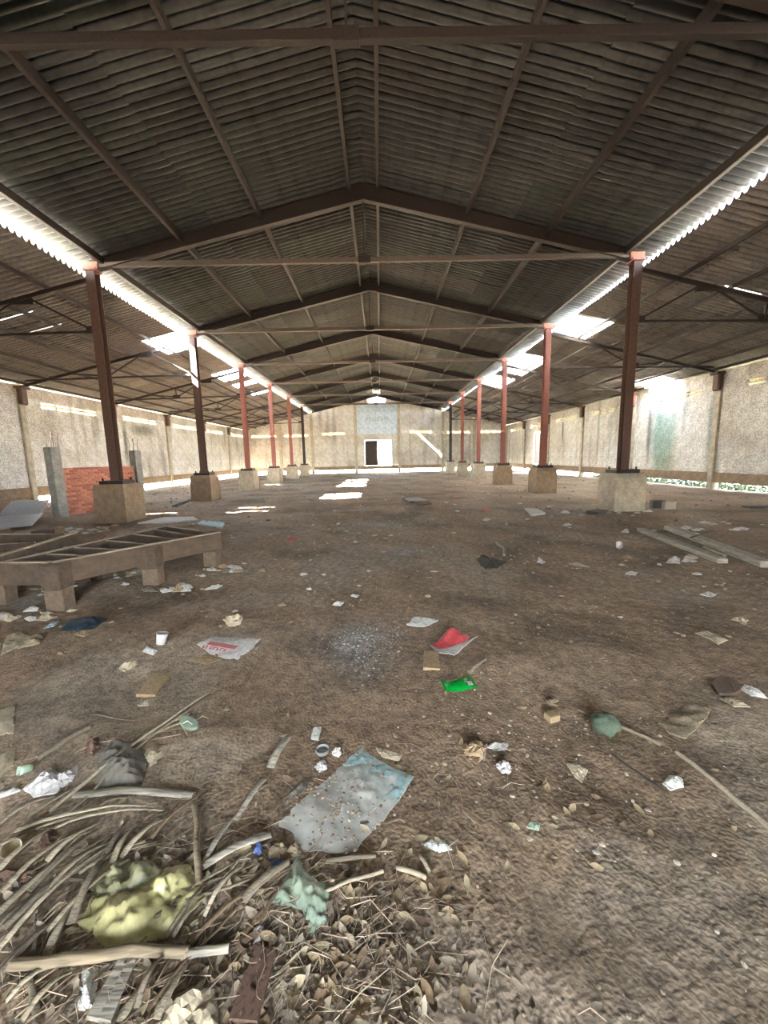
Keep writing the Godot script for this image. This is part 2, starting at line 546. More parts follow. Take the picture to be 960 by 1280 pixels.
func make_frames() -> void:
	var ped: ArrayMesh = make_pedestal()[0]
	var sh := stool(); h_section(sh, 1.06, 6.03, 0.21, 0.19)
	var shaft := done(sh)
	var plate := block_mesh(Vector3(0.6, 0.09, 0.5), 0.008, Vector3(0, 1.015, 0))
	var bs := stool()
	tube(bs, [Vector3(0, 1.05, 0), Vector3(0, 1.13, 0)], [0.022, 0.022], 6)
	var bolt := done(bs)
	var cs := stool()
	block(cs, Vector3(0, 6.07, 0), Vector3(0.3, 0.06, 0.26), 0.006)
	block(cs, Vector3(0.0, 6.17, 0.05), Vector3(0.34, 0.16, 0.02), 0.004)
	block(cs, Vector3(0.0, 6.17, -0.05), Vector3(0.34, 0.16, 0.02), 0.004)
	var cap := done(cs)
	var order := ["nearest", "second", "third", "fourth", "fifth", "sixth"]
	for i in range(-2, 6):
		var z := Z1 - BAY * i
		for side in [-1.0, 1.0]:
			if i < -1: continue
			var at := Vector3(side * ROW, 0, z)
			var word: String = "left" if side < 0 else "right"
			var which: String = order[i] if i >= 0 else "unseen"
			var brown: bool = i in [0, 1, 2] and (side > 0 or i < 2)  # brown tone for some of the nearer pedestals
			var o := single("concrete_pedestal", ped, M.concrete_brown if brown and not (side > 0 and i == 0) else M.concrete, at, "square %s concrete pedestal under the %s steel column of the %s row" % ["brown-stained" if brown else "grey", which, word], "pedestal", "column pedestals")
			o.rotation.y = 0.03 * side * (i % 2)
			var c := thing("steel_stanchion", "%s steel column with shading in its colour on a pedestal, %s in the %s row" % [["dark brown", "brown", "red", "red", "dull red", "dark red"][max(i, 0)], which, word], "column", at, 0.0, "steel columns")
			var m: Material = M.steel_brown if i < 2 and not (i == 1 and side > 0) else (M.steel_dark if i == 5 else M.steel_red)  # shade put into the brown and dark columns, skylight into the red
			part("shaft", shaft, m, c)
			part("base_plate", plate, M.steel_dark, c)
			for bx in [-0.24, 0.24]:
				for bz in [-0.18, 0.18]: part("anchor_bolt", bolt, M.steel_dark, c).position = Vector3(bx, 0, bz)
			part("top_bracket", cap, M.steel_red, c)
	# rafters, tie bars and hangers at every frame; the last stands against the back wall
	for i in range(-2, 7):
		var z := Z1 - BAY * i
		if i == 6: z = ZB + 0.1
		var which := "standing against the back wall" if i == 6 else ("over the %s pair of columns" % order[i] if i >= 0 else ("above the near tie bar" if i == -1 else "above the camera"))
		var r := thing("steel_rafter", "dark steel roof rafter pair meeting at the ridge %s" % which, "rafter", Vector3(0, 0, z), 0.0, "roof rafters")
		for side in [-1.0, 1.0]:
			var s := stool()
			var d := 0.14
			# tapered I: web, lower and upper flange
			var xa := 0.0
			var xb: float = side * 6.5
			var ta := 7.93 - 0.06; var tb: float = 7.93 - 0.24 * 6.5 - 0.06
			var ba := 7.49; var bb := 7.49 - 0.222 * 6.5
			for zz in [-0.006, 0.006]:
				quad(s, Vector3(xa, ba, zz), Vector3(xb, bb, zz), Vector3(xb, tb, zz), Vector3(xa, ta, zz), Vector3(0, 0, zz))
			bar(s, Vector3(xa, ba + 0.008, 0), Vector3(xb, bb + 0.008, 0), d, 0.016)
			bar(s, Vector3(xa, ta - 0.008, 0), Vector3(xb, tb - 0.008, 0), d, 0.016)
			part("rafter_arm", done(s), M.steel_dark, r)
		part("ridge_plate", block_mesh(Vector3(0.5, 0.34, 0.03), 0.004, Vector3(0, 7.66, 0.02)), M.steel_dark, r)
		var t := thing("tie_bar", "long level steel tie bar %s" % (("between the %s pair of columns" % order[i]) if i >= 0 and i < 6 else ("across the top of the back wall" if i == 6 else ("crossing high and nearest to the viewer" if i == -1 else "behind the viewer"))), "tie bar", Vector3(0, 0, z + (0.0 if i < 6 else 0.02)), 0.0, "tie bars")
		var yt := 6.2 if i < 6 else 6.8
		part("bar", bar_mesh(Vector3(-6.35, yt, 0), Vector3(6.35, yt, 0), 0.08, 0.11), M.steel_bar if i >= 0 else M.steel_dark, t)
		part("hanger_rod", bar_mesh(Vector3(-0.02, yt, 0), Vector3(-0.02, 7.55, 0), 0.025, 0.025, Vector3.FORWARD), M.steel_dark, t)
		part("clamp", block_mesh(Vector3(0.3, 0.15, 0.1), 0.004, Vector3(-0.02, yt, 0)), M.steel_dark, t)
	# purlins run the length of the nave
	for side in [-1.0, 1.0]:
		for k in 4:
			var x: float = [0.33, 2.45, 4.35, 6.27][k]
			var deep: float = [0.13, 0.15, 0.17, 0.16][k]
			var wide: float = [0.07, 0.07, 0.08, 0.09][k]
			var y := nave_y(x) - 0.06 - deep * 0.5
			single("steel_purlin", bar_mesh(Vector3(0, 0, 5.2), Vector3(0, 0, ZB + 0.05), wide, deep), M.steel_dark, Vector3(side * x, y, 0), "dark steel purlin %s on the %s slope of nave roof" % [["beside the ridge", "second down from the ridge", "third down from the ridge", "along the eave"][k], "left" if side < 0 else "right"], "purlin", "nave purlins")
		for k in 6:
			var x: float = [7.7, 8.95, 10.1, 11.25, 12.2, 12.95][k]
			single("steel_purlin", bar_mesh(Vector3(0, 0, 5.2), Vector3(0, 0, ZB + 0.05), 0.05, 0.09), M.steel_dark, Vector3(side * x, aisle_y(x) - 0.10, 0), "thin steel purlin, number %s from the columns under the %s aisle roof" % [["one", "two", "three", "four", "five", "six"][k], "left" if side < 0 else "right"], "purlin", "aisle purlins")
	# aisle trusses
	for i in range(-2, 6):
		var z := Z1 - BAY * i
		for side in [-1.0, 1.0]:
			var t := thing("aisle_truss", "light steel roof truss from the %s %s column to the side wall" % [order[i] if i >= 0 else ("near unseen" if i == -1 else "rear unseen"), "left" if side < 0 else "right"], "truss", Vector3(0, 0, z), 0.0, "aisle trusses")
			var ch := func(x: float) -> float: return aisle_y(x) - 0.205
			var P := func(x: float, y: float) -> Vector3: return Vector3(side * x, y, 0)
			part("top_chord", bar_mesh(P.call(6.66, ch.call(6.66)), P.call(13.05, ch.call(13.05)), 0.07, 0.09), M.steel_dark, t)
			part("bottom_chord", bar_mesh(P.call(6.66, 4.69), P.call(12.9, 4.60), 0.06, 0.06), M.steel_dark, t)
			for dgl in [[6.72, 4.74, 8.2, ch.call(8.2)], [8.42, ch.call(8.42), 9.75, 4.72], [9.84, 4.72, 9.86, ch.call(9.86)], [9.95, 4.72, 11.2, ch.call(11.2)]]:
				part("diagonal", bar_mesh(P.call(dgl[0], dgl[1]), P.call(dgl[2], dgl[3]), 0.045, 0.045, Vector3.FORWARD), M.steel_dark, t)
			part("gusset", block_mesh(Vector3(0.5, 0.16, 0.03), 0.003, P.call(8.3, ch.call(8.3) - 0.06)), M.steel_dark, t)
			part("gusset", block_mesh(Vector3(0.36, 0.12, 0.03), 0.003, P.call(9.85, 4.74)), M.steel_dark, t)
			part("gusset", block_mesh(Vector3(0.2, 0.16, 0.03), 0.003, P.call(6.76, 4.74)), M.steel_dark, t)

# ---------------------------------------------------------------- walls
func plaster_color(p: Vector3, wall: int) -> Color:
	var n := nz.get_noise_3d(p.x * 7.0, p.y * 7.0, p.z * 7.0)
	var m := nf.get_noise_3d(p.x * 10.0, p.y * 10.0, p.z * 10.0)
	var streak := nf.get_noise_3d(p.x * 26.0, p.y * 2.4, p.z * 26.0)
	var c := Color(0.79, 0.785, 0.76).lerp(Color(0.62, 0.575, 0.50), clampf(0.3 + n * 1.3, 0, 1))
	c = c.lerp(Color(0.86, 0.85, 0.80), clampf(m * 1.8, 0, 0.8))
	c = c.lerp(Color(0.27, 0.245, 0.215), clampf(streak * 1.7 - 0.25, 0, 0.6))
	if p.y > 4.05 and wall < 2: c = c.lerp(Color(0.47, 0.36, 0.26), clampf(0.35 + m, 0, 0.6))
	if wall == 1:      # right wall: green algae below the broken skylight, with its run marks
		var g := clampf(1.6 * blob(p.z, p.y, -17.75, 1.9, 0.75, 1.5) - 0.25 + streak * 0.9, 0, 0.85)
		c = c.lerp(Color(0.30, 0.46, 0.40), g)
		c = c.lerp(Color(0.30, 0.36, 0.24), clampf(blob(p.z, p.y, -17.6, 0.9, 0.5, 0.5) * 0.9 + m * 0.3, 0, 0.6))
		c = c.lerp(Color(0.14, 0.13, 0.11), clampf(1.5 * blob(p.z, p.y, -18.7, 2.0, 0.16, 1.7) * (0.6 + streak * 2.0), 0, 0.75))
		c = c.lerp(Color(0.10, 0.09, 0.08), clampf(1.6 * blob(p.z, p.y, -27.6, 3.2, 0.09, 0.75), 0, 0.85))
	if wall == 0:      # left wall: mould under the vents
		c = c.lerp(Color(0.20, 0.21, 0.17), clampf(1.3 * blob(p.z, p.y, -22.4, 3.3, 1.0, 0.28) + m * 0.5 - 0.2, 0, 0.75))
		c = c.lerp(Color(0.15, 0.13, 0.11), clampf(1.7 * blob(p.z, p.y, -20.7, 2.5, 0.18, 0.8) * (0.7 + streak * 2.0), 0, 0.8))
	return c

# a plastered slab with rectangular openings; place(s, y, t) gives the point at run s, height y and depth t
func slab(runs: Array, ys: Array, holes: Array, place: Callable, inward: Vector3, along: Vector3, wall: int, top: Callable, step := 0.13) -> ArrayMesh:
	var s := stool()
	var xs := runs.duplicate()
	var yy := ys.duplicate()
	for h in holes:
		xs.append_array([h[0], h[1]])
		yy.append_array([h[2], h[3]])
	var fill := func(a: Array, st: float) -> Array:
		a.sort()
		var r := []
		for k in a.size() - 1:
			var d: float = a[k + 1] - a[k]
			if d < 0.0005: continue
			var c := int(ceil(d / st))
			for q in c: r.append(a[k] + d * q / c)
		r.append(a[-1])
		return r
	xs = fill.call(xs, step)
	yy = fill.call(yy, step)
	var in_hole := func(x: float, y: float) -> bool:
		for h in holes:
			if x > h[0] and x < h[1] and y > h[2] and y < h[3]: return true
		return false
	var nx := xs.size() - 1
	var ny := yy.size() - 1
	var solid := []
	for i in nx:
		var col := []
		for j in ny: col.append(not in_hole.call((xs[i] + xs[i + 1]) * 0.5, (yy[j] + yy[j + 1]) * 0.5) and yy[j] < maxf(top.call(xs[i]), top.call(xs[i + 1])) - 0.0005)
		solid.append(col)
	var pt := func(i: int, j: int, t: float) -> Vector3:
		var y: float = yy[j]
		y = minf(y, top.call(xs[i]))
		return place.call(xs[i], y, t)
	var put := func(q: Array, n: Vector3) -> void:
		var o := q
		if (q[2] - q[0]).cross(q[3] - q[1]).dot(n) > 0.0: o = [q[0], q[3], q[2], q[1]]
		for k in [0, 1, 2, 0, 2, 3]:
			s.set_color(plaster_color(o[k], wall))
			s.add_vertex(o[k])
	for i in nx:
		for j in ny:
			if not solid[i][j]: continue
			put.call([pt.call(i, j, 0.0), pt.call(i + 1, j, 0.0), pt.call(i + 1, j + 1, 0.0), pt.call(i, j + 1, 0.0)], inward)
			put.call([pt.call(i, j, 0.12), pt.call(i + 1, j, 0.12), pt.call(i + 1, j + 1, 0.12), pt.call(i, j + 1, 0.12)], -inward)
			if i == 0 or not solid[i - 1][j]: put.call([pt.call(i, j, 0.0), pt.call(i, j + 1, 0.0), pt.call(i, j + 1, 0.12), pt.call(i, j, 0.12)], -along)
			if i == nx - 1 or not solid[i + 1][j]: put.call([pt.call(i + 1, j, 0.0), pt.call(i + 1, j + 1, 0.0), pt.call(i + 1, j + 1, 0.12), pt.call(i + 1, j, 0.12)], along)
			if j == 0 or not solid[i][j - 1]: put.call([pt.call(i, j, 0.0), pt.call(i + 1, j, 0.0), pt.call(i + 1, j, 0.12), pt.call(i, j, 0.12)], Vector3.DOWN)
			if j == ny - 1 or not solid[i][j + 1]: put.call([pt.call(i, j + 1, 0.0), pt.call(i + 1, j + 1, 0.0), pt.call(i + 1, j + 1, 0.12), pt.call(i, j + 1, 0.12)], Vector3.UP)
	return done(s)

func vent_holes(a: float, b: float, y := 3.73) -> Array:
	var r := []
	var w := (b - a) / 4.0
	for k in 4:
		for row in 2:
			r.append([a + w * k + 0.05, a + w * (k + 1) - 0.05, y + 0.14 * row, y + 0.14 * row + 0.075])
	return r

func make_side_walls() -> void:
	for side in [-1.0, 1.0]:
		var left: bool = side < 0
		var wn := 0 if left else 1
		var root := setting("wall_left" if left else "wall_right", "%s side wall of stained plaster panels between concrete posts" % ("left" if left else "right"), "wall")
		var place := func(s: float, y: float, t: float) -> Vector3: return Vector3(side * (WALL + t), y, s)
		var post := block_mesh(Vector3(0.3, 4.62, 0.24), 0.02, Vector3(side * (WALL + 0.05), 2.16, 0))
		var hood := stool()
		block(hood, Vector3(side * (WALL - 0.13), 4.06, 0), Vector3(0.2, 0.66, 0.3), 0.05)
		block(hood, Vector3(side * (WALL - 0.1), 4.36, 0), Vector3(0.42, 0.1, 0.36), 0.01)
		var hood_m := done(hood)
		for i in range(-3, 7):
			var z := Z1 - BAY * i
			if i == -3: z = ZF - 0.1
			if i == 6: z = ZB + 0.1
			part("wall_post", post, M.post, root).position.z = z
			if i > -3 and i < 6: part("post_bracket", hood_m, M.steel_brown if i != 2 else M.steel_red, root).position.z = z
		var flat_top := func(_x: float) -> float: return 99.0
		for i in range(-3, 6):
			var za := Z1 - BAY * i - 0.12 if i > -3 else ZF
			var zb := Z1 - BAY * (i + 1) + 0.12
			var holes := vent_holes(zb + 0.85, za - 0.75)
			if not left and i == 4: holes.append([-32.75, -30.15, 0.64, 3.3])
			part("wall_panel", slab([zb, za], [0.64, 4.46], holes, place, Vector3(-side, 0, 0), Vector3(0, 0, 1), wn, flat_top, 0.13 if i > -1 else 0.6), M.plaster, root)
			part("vent_baffle", block_mesh(Vector3(0.04, 0.62, za - zb - 1.2), 0.004, Vector3(side * (WALL + 0.26), 3.93, (za + zb) * 0.5)), M.vent_cream, root)
			part("tie_beam", block_mesh(Vector3(0.22, 0.38, za - zb), 0.015, Vector3(side * (WALL + 0.04), 0.46, (za + zb) * 0.5)), M.beam_brown, root)
			if left and i < 1: part("plinth", block_mesh(Vector3(0.12, 0.5, za - zb), 0.01, Vector3(side * (WALL + 0.06), 0.05, (za + zb) * 0.5)), M.beam_brown, root)

func make_end_walls() -> void:
	var root := setting("wall_back", "back gable wall with pilasters, a painted blue panel and a doorway", "wall")
	var place := func(s: float, y: float, t: float) -> Vector3: return Vector3(s, y, ZB - t)
	var top := func(x: float) -> float:
		var ax := absf(x)
		if ax < 1.0: return 6.86
		if ax < 6.9: return nave_y(x) - 0.03
		return aisle_y(x) - 0.04
	var px := [-13.2, -9.85, -6.65, -2.2, 2.2, 6.65, 9.85, 13.2]
	for k in 7:
		var a: float = px[k] + 0.1
		var b: float = px[k + 1] - 0.1
		var holes := []
		var runs := [a, b]
		if k == 3:
			holes = [[-1.3, 1.4, 0.64, 3.24]]
			runs.append_array([-1.0, 1.0, -1.001, 1.001])
		elif k == 2 or k == 4: holes = vent_holes(a + 0.95, b - 0.95, 3.86)
		else: holes = vent_holes(a + 0.3, b - 0.3, 3.76)
		part("wall_panel", slab(runs, [0.64, 4.3, 7.9], holes, place, Vector3(0, 0, 1), Vector3(1, 0, 0), 2, top, 0.2), M.plaster, root)
		if k != 3: part("vent_baffle", block_mesh(Vector3(b - a - 0.3, 0.62, 0.04), 0.004, Vector3((a + b) * 0.5, 4.02, ZB - 0.28)), M.vent_cream, root)
		part("tie_beam", block_mesh(Vector3(b - a, 0.36, 0.22), 0.015, Vector3((a + b) * 0.5, 0.48, ZB - 0.04)), M.beam_brown, root)
	for x in px:
		var h: float = top.call(x) - 0.05
		if absf(x) > 13: continue
		part("pilaster", block_mesh(Vector3(0.28, h + 0.15, 0.34), 0.02, Vector3(x, h * 0.5 - 0.075, ZB - 0.07)), M.post, root)
	part("painted_panel", block_mesh(Vector3(4.06, 2.95, 0.02), 0.004, Vector3(0, 5.32, ZB + 0.012)), M.painted_blue, root)
	# the faded row of letters, no longer readable
	var r := RandomNumberGenerator.new(); r.seed = 5
	var let := stool()
	var x := -1.12
	while x < 1.2:
		block(let, Vector3(x, 5.36, ZB + 0.026), Vector3(r.randf_range(0.05, 0.09), r.randf_range(0.34, 0.42), 0.008), 0.002)
		if r.randf() < 0.6: block(let, Vector3(x + 0.08, 5.36 + [0.17, 0.0, -0.17][r.randi_range(0, 2)], ZB + 0.026), Vector3(0.14, 0.06, 0.008), 0.002)
		x += r.randf_range(0.13, 0.2)
	part("faded_lettering", done(let), M.lettering, root)
	# doorway: left leaf shut, right side open
	var door := setting("door_1", "dark closed leaf of the double doorway in the back wall", "door")
	part("door_leaf", block_mesh(Vector3(1.3, 2.56, 0.05), 0.008, Vector3(-0.64, 1.95, ZB - 0.04)), M.door_leaf, door)
	part("door_handle", block_mesh(Vector3(0.05, 0.16, 0.05), 0.008, Vector3(-0.1, 2.4, ZB + 0.01)), M.paper_cream, door)
	var d2 := setting("door_2", "dark door leaf standing open in the right side wall", "door")
	part("door_leaf", block_mesh(Vector3(0.9, 2.6, 0.05), 0.008, Vector3(WALL + 0.55, 1.97, -32.7)), M.door_leaf, d2)
	# front wall behind the camera, with its wide gateway standing open
	var fr := setting("wall_front", "front gable wall behind the viewer with a wide open gateway", "wall")
	var pf := func(s: float, y: float, t: float) -> Vector3: return Vector3(s, y, ZF + t)
	var tf := func(xx: float) -> float: return (nave_y(xx) if absf(xx) < 6.9 else aisle_y(xx)) - 0.03
	part("wall_panel", slab([-13.2, -6.9, 0.0, 6.9, 13.2], [-0.1, 7.9], [[-GATE, GATE, -0.11, GATE_H]], pf, Vector3(0, 0, -1), Vector3(1, 0, 0), 2, tf, 0.6), M.plaster, fr)

# ---------------------------------------------------------------- outside planting
func make_bush(at: Vector3, rx: float, h: float, rz: float, n: int, m: Material, label: String, seed_: int) -> void:
	var r := RandomNumberGenerator.new(); r.seed = seed_
	var o := thing("leafy_shrub", label, "shrub", at, 0.0, "shrubs outside the walls")
	var s := stool()
	for i in n:
		var p := Vector3(r.randf_range(-1, 1) * rx, pow(r.randf(), 1.3) * h + 0.05, r.randf_range(-1, 1) * rz)
		var a := r.randf_range(0, TAU)
		var d := Vector3(cos(a), r.randf_range(-0.4, 0.7), sin(a)).normalized()
		var w := d.cross(Vector3(r.randf_range(-1, 1), 1, r.randf_range(-1, 1))).normalized()
		var L := r.randf_range(0.07, 0.15)
		var up := w.cross(d) * 0.012
		var tip := p + d * L
		var e1 := p + d * L * 0.45 + w * L * 0.28 + up
		var e2 := p + d * L * 0.45 - w * L * 0.28 + up
		tri(s, p, e1, tip, w.cross(d)); tri(s, p, tip, e2, w.cross(d))
	part("foliage", done(s), m, o)
	var st := stool()
	for i in 7:
		var x := r.randf_range(-0.8, 0.8) * rx
		var zz := r.randf_range(-0.8, 0.8) * rz
		tube(st, [Vector3(x, -0.2, zz), Vector3(x + r.randf_range(-0.1, 0.1), h * 0.5, zz), Vector3(x + r.randf_range(-0.2, 0.2), h * 0.9, zz)], [0.012, 0.009, 0.004], 5)
	part("stems", done(st), M.stalk1, o)

func make_shade_tree(at: Vector3, seed_: int, label: String) -> void:
	var r := RandomNumberGenerator.new(); r.seed = seed_
	var o := thing("added_shade_tree", label, "tree", at, 0.0, "added shade trees outside the right wall")
	var s := stool()
	for i in 2600:
		var d := Vector3(r.randfn(0, 1), r.randfn(0, 1), r.randfn(0, 1)).normalized() * pow(r.randf(), 0.4)
		var p := Vector3(d.x * 1.5, 2.2 + d.y * 2.1, d.z * 1.85)
		var a := r.randf_range(0, TAU)
		var f := Vector3(cos(a), r.randf_range(-0.8, 0.4), sin(a)).normalized()
		var w := f.cross(Vector3(r.randf_range(-1, 1), 1, r.randf_range(-1, 1))).normalized()
		var L := r.randf_range(0.2, 0.36)
		tri(s, p, p + f * L * 0.45 + w * L * 0.3, p + f * L, w.cross(f)); tri(s, p, p + f * L, p + f * L * 0.45 - w * L * 0.3, w.cross(f))
	part("foliage", done(s), M.foliage2, o)
	var t := stool()
	tube(t, [Vector3(0, -0.3, 0), Vector3(0.05, 1.2, 0.05), Vector3(-0.05, 2.8, 0)], [0.14, 0.11, 0.06], 8)
	part("trunk", done(t), M.stalk1, o)

func make_outside() -> void:
	var spots := ["near the right post", "beside the nearest right wall post", "under the algae stain", "past the algae stain", "by the middle right posts", "short of the right side door"]
	for i in 6:
		var z := -12.4 - 2.35 * i
		make_bush(Vector3(14.15, -0.3, z), 0.6, 1.0, 1.05, 2600, M["foliage%d" % (i % 3)], "bright green leafy shrub outside the right wall gap, %s" % spots[i], 60 + i)
	for i in 5:  # unseen tree row added to shade the shrubs in the wall gap
		make_shade_tree(Vector3(17.0 + 0.4 * (i % 2), -0.3, -10.5 - 4.2 * i), 300 + i, "dense dark green tree added for shade outside the right wall, %s from the viewer" % ["first", "second", "third", "fourth", "fifth"][i])
	for i in 5:
		make_bush(Vector3(-8.0 + 4.0 * i, -0.3, ZB - 1.6 - 0.3 * (i % 2)), 1.7, 0.7, 0.5, 700, M["foliage%d" % ((i + 1) % 3)], "low grassy shrub behind the back wall gap, %s from the left" % ["first", "second", "third", "fourth", "fifth"][i], 80 + i)

# ---------------------------------------------------------------- unfinished brick wall
func make_brick_wall() -> void:
	var a := Vector3(-9.05, 0, -11.15)
	var b := Vector3(-8.5, 0, -13.9)
	var dir := (b - a).normalized()
	var len_ := a.distance_to(b)
	var o := thing("brick_wall", "low unfinished red brick wall between two grey concrete posts", "brick wall", a, atan2(-dir.z, dir.x))
	for e in [[0.0, 1.98, -0.16], [len_, 1.93, 0.16]]:
		var p := part("concrete_post", block_mesh(Vector3(0.28, e[1] + 0.1, 0.26), 0.012, Vector3(e[0] + e[2] * 0.2, e[1] * 0.5 - 0.05, 0)), M.concrete_grey, o)
		for k in 4:
			var s := stool()
			var x: float = [-0.09, 0.09][k % 2]
			var z: float = [-0.08, 0.08][k / 2]
			tube(s, [Vector3(e[0] + x, e[1] - 0.02, z), Vector3(e[0] + x + 0.01, e[1] + 0.25, z), Vector3(e[0] + x + 0.03 * (k - 1), e[1] + 0.42, z)], [0.007, 0.007, 0.007], 5)
			part("rebar", done(s), M.steel_bar, p)
	part("mortar_bed", block_mesh(Vector3(len_ - 0.2, 1.4, 0.085), 0.002, Vector3(len_ * 0.5, 0.69, 0)), M.mortar, o)
	var brick := block_mesh(Vector3(0.215, 0.062, 0.105), 0.004)
	var r := RandomNumberGenerator.new(); r.seed = 77
	for row in 19:
		var x := 0.14 + (0.11 if row % 2 == 0 else 0.0) + 0.11
		while x < len_ - 0.22:
			var p := part("brick", brick, M["brick%d" % r.randi_range(0, 2)], o)
			p.position = Vector3(x, 0.03 + 0.074 * row, r.randf_range(-0.006, 0.006))
			p.rotation.y = r.randf_range(-0.02, 0.02)
			x += 0.227

# ---------------------------------------------------------------- trestle frames, planks, boards
func make_bed(label: String, rail: Array, cross: Array, legs: Array, top: float) -> void:
	# rails and cross pieces are pairs of ground points; the tops lie at height top
	var base := Vector3(rail[0][0].x, 0, rail[0][0].y)
	var o := thing("trestle_frame", label, "frame", base)
	var at := func(p: Vector2, y: float) -> Vector3: return Vector3(p.x, y, p.y) - base
	for q in rail: part("side_rail", bar_mesh(at.call(q[0], top - 0.12), at.call(q[1], top - 0.12), 0.07, 0.24, Vector3.UP, 0.012), M.timber, o)
	for q in rail: part("worn_lit_edge", bar_mesh(at.call(q[0], top + 0.004), at.call(q[1], top + 0.004), 0.058, 0.012, Vector3.UP, 0.003), M.timber_worn_lit, o)  # pale strips put wear and skylight into the colour of the tops
	for q in cross: part("worn_lit_edge", bar_mesh(at.call(q[0], top - 0.008), at.call(q[1], top - 0.008), 0.034, 0.01, Vector3.UP, 0.003), M.timber_worn_lit, o)
	for q in cross: part("cross_piece", bar_mesh(at.call(q[0], top - 0.075), at.call(q[1], top - 0.085), 0.04, 0.15, Vector3.UP, 0.008), M.timber, o)
	for q in legs:
		var p: Vector3 = at.call(q, 0.0)
		part("leg", block_mesh(Vector3(0.19, top - 0.2, 0.17), 0.012, p + Vector3(0, (top - 0.2) * 0.5 - 0.03, 0)), M.trestle_leg, o)
		part("leg_cleat", block_mesh(Vector3(0.2, 0.27, 0.2), 0.012, p + Vector3(0, top - 0.15, 0)), M.timber, o)

func make_timber() -> void:
	make_bed("weathered brown slatted trestle frame on short concrete legs", [[Vector2(-3.154, -3.880), Vector2(-2.043, -5.377)], [Vector2(-3.696, -3.957), Vector2(-3.137, -6.034)], [Vector2(-3.180, -3.882), Vector2(-3.827, -3.938)]],
		[[Vector2(-2.928, -4.153), Vector2(-3.720, -4.335)], [Vector2(-2.782, -4.438), Vector2(-3.655, -4.649)], [Vector2(-2.570, -4.669), Vector2(-3.527, -5.054)], [Vector2(-2.439, -4.986), Vector2(-3.447, -5.483)], [Vector2(-2.300, -5.180), Vector2(-3.331, -5.849)], [Vector2(-2.077, -5.323), Vector2(-3.178, -6.040)]],
		[Vector2(-3.139, -3.897), Vector2(-2.591, -4.632), Vector2(-2.224, -5.463), Vector2(-3.415, -4.884), Vector2(-3.969, -4.132)], 0.5)
	make_bed("second weathered trestle frame at the left edge behind the longer one", [[Vector2(-3.763, -3.900), Vector2(-3.975, -5.242)], [Vector2(-5.249, -4.866), Vector2(-5.414, -5.786)]],
		[[Vector2(-4.070, -5.197), Vector2(-5.075, -5.314)], [Vector2(-4.034, -4.690), Vector2(-4.644, -4.577)], [Vector2(-3.849, -4.145), Vector2(-4.346, -4.121)]],
		[Vector2(-4.723, -5.588), Vector2(-5.197, -4.821)], 0.56)
	# planks on the right
	var r := [["long grey plank lying nearer on the right", Vector2(5.077, -7.007), Vector2(4.706, -4.841), 0.13, 0.07, "timber_grey"],
		["long grey plank lying behind its neighbour on the right", Vector2(5.668, -7.094), Vector2(5.043, -4.598), 0.14, 0.09, "timber_grey"],
		["short thin lath between the two grey planks", Vector2(5.126, -5.631), Vector2(4.999, -5.135), 0.05, 0.04, "timber_grey"],
		["dark crooked strip crossing the far grey plank", Vector2(5.160, -5.947), Vector2(5.959, -6.410), 0.02, 0.02, "dark_scrap"]]
	for q in r:
		var a := G(q[1], q[4] * 0.5 + 0.005)
		var b := G(q[2], q[4] * 0.5 + 0.005)
		var y: float = maxf(a.y, b.y) + (0.1 if q[5] == "dark_scrap" else 0.0)
		a.y = y; b.y = y
		single("plank", bar_mesh(Vector3.ZERO, b - a, q[3], q[4], Vector3.UP, 0.01), M[q[5]], a, q[0], "plank", "timber on the right")
	# boards and sheets further back
	board("pale flat board standing in for a sunlit strip beside the nearest left pedestal", "board", M.paper_white, [Vector2(-5.769, -9.397), Vector2(-4.411, -9.691), Vector2(-4.813, -10.274), Vector2(-5.594, -10.249)], 0.03)  # white board takes the place of a sunlit strip of floor
	board("pale blue board lying behind the long trestle frame", "board", M.pale_blue_board, [Vector2(-4.086, -8.955), Vector2(-3.256, -8.347), Vector2(-3.457, -8.981), Vector2(-4.185, -9.418)], 0.03)
	board("brown rectangular card lying on the earth", "board", M.paper_tan, [Vector2(-1.376, -2.333), Vector2(-1.238, -2.319), Vector2(-1.276, -2.562), Vector2(-1.416, -2.579)], 0.012)
	board("tan square card beside the green packet", "board", M.paper_tan, [Vector2(0.523, -2.511), Vector2(0.637, -2.486), Vector2(0.664, -2.736), Vector2(0.556, -2.753)], 0.012)
	board("flat grey board in the litter at the bottom left", "board", M.timber_grey, [Vector2(-0.576, -0.844), Vector2(-0.499, -0.832), Vector2(-0.512, -0.964), Vector2(-0.568, -0.974)], 0.012)
	board("reddish brown board under dead leaves near the bottom", "board", M.rust_scrap, [Vector2(-0.187, -0.835), Vector2(-0.107, -0.828), Vector2(-0.097, -0.982), Vector2(-0.172, -1.000)], 0.012)
	board("white slab scrap on the floor beyond the step", "board", M.paper_white, [Vector2(4.176, -10.377), Vector2(3.915, -9.258), Vector2(4.354, -9.457), Vector2(4.445, -10.173)], 0.03)
	board("dark flat panel lying in the middle of the far floor", "board", M.navy_plastic, [Vector2(0.997, -13.411), Vector2(1.176, -12.426), Vector2(1.815, -12.528), Vector2(1.602, -13.547)], 0.05)
	board("brown panel scrap on top of the dark far panel", "board", M.rust_scrap, [Vector2(1.330, -12.397), Vector2(1.402, -11.561), Vector2(1.834, -11.879), Vector2(1.712, -12.548)], 0.05)
	# bent steel sheet far left
	var s := stool()
	var a0 := G(Vector2(-8.478, -8.788)); 
	bar(s, Vector3.ZERO, Vector3(-1.1, 0.1, -1.6), 1.0, 0.01, Vector3.UP)
	bar(s, Vector3(-1.1, 0.1, -1.6), Vector3(-1.35, 0.42, -2.3), 0.9, 0.01, Vector3.UP)
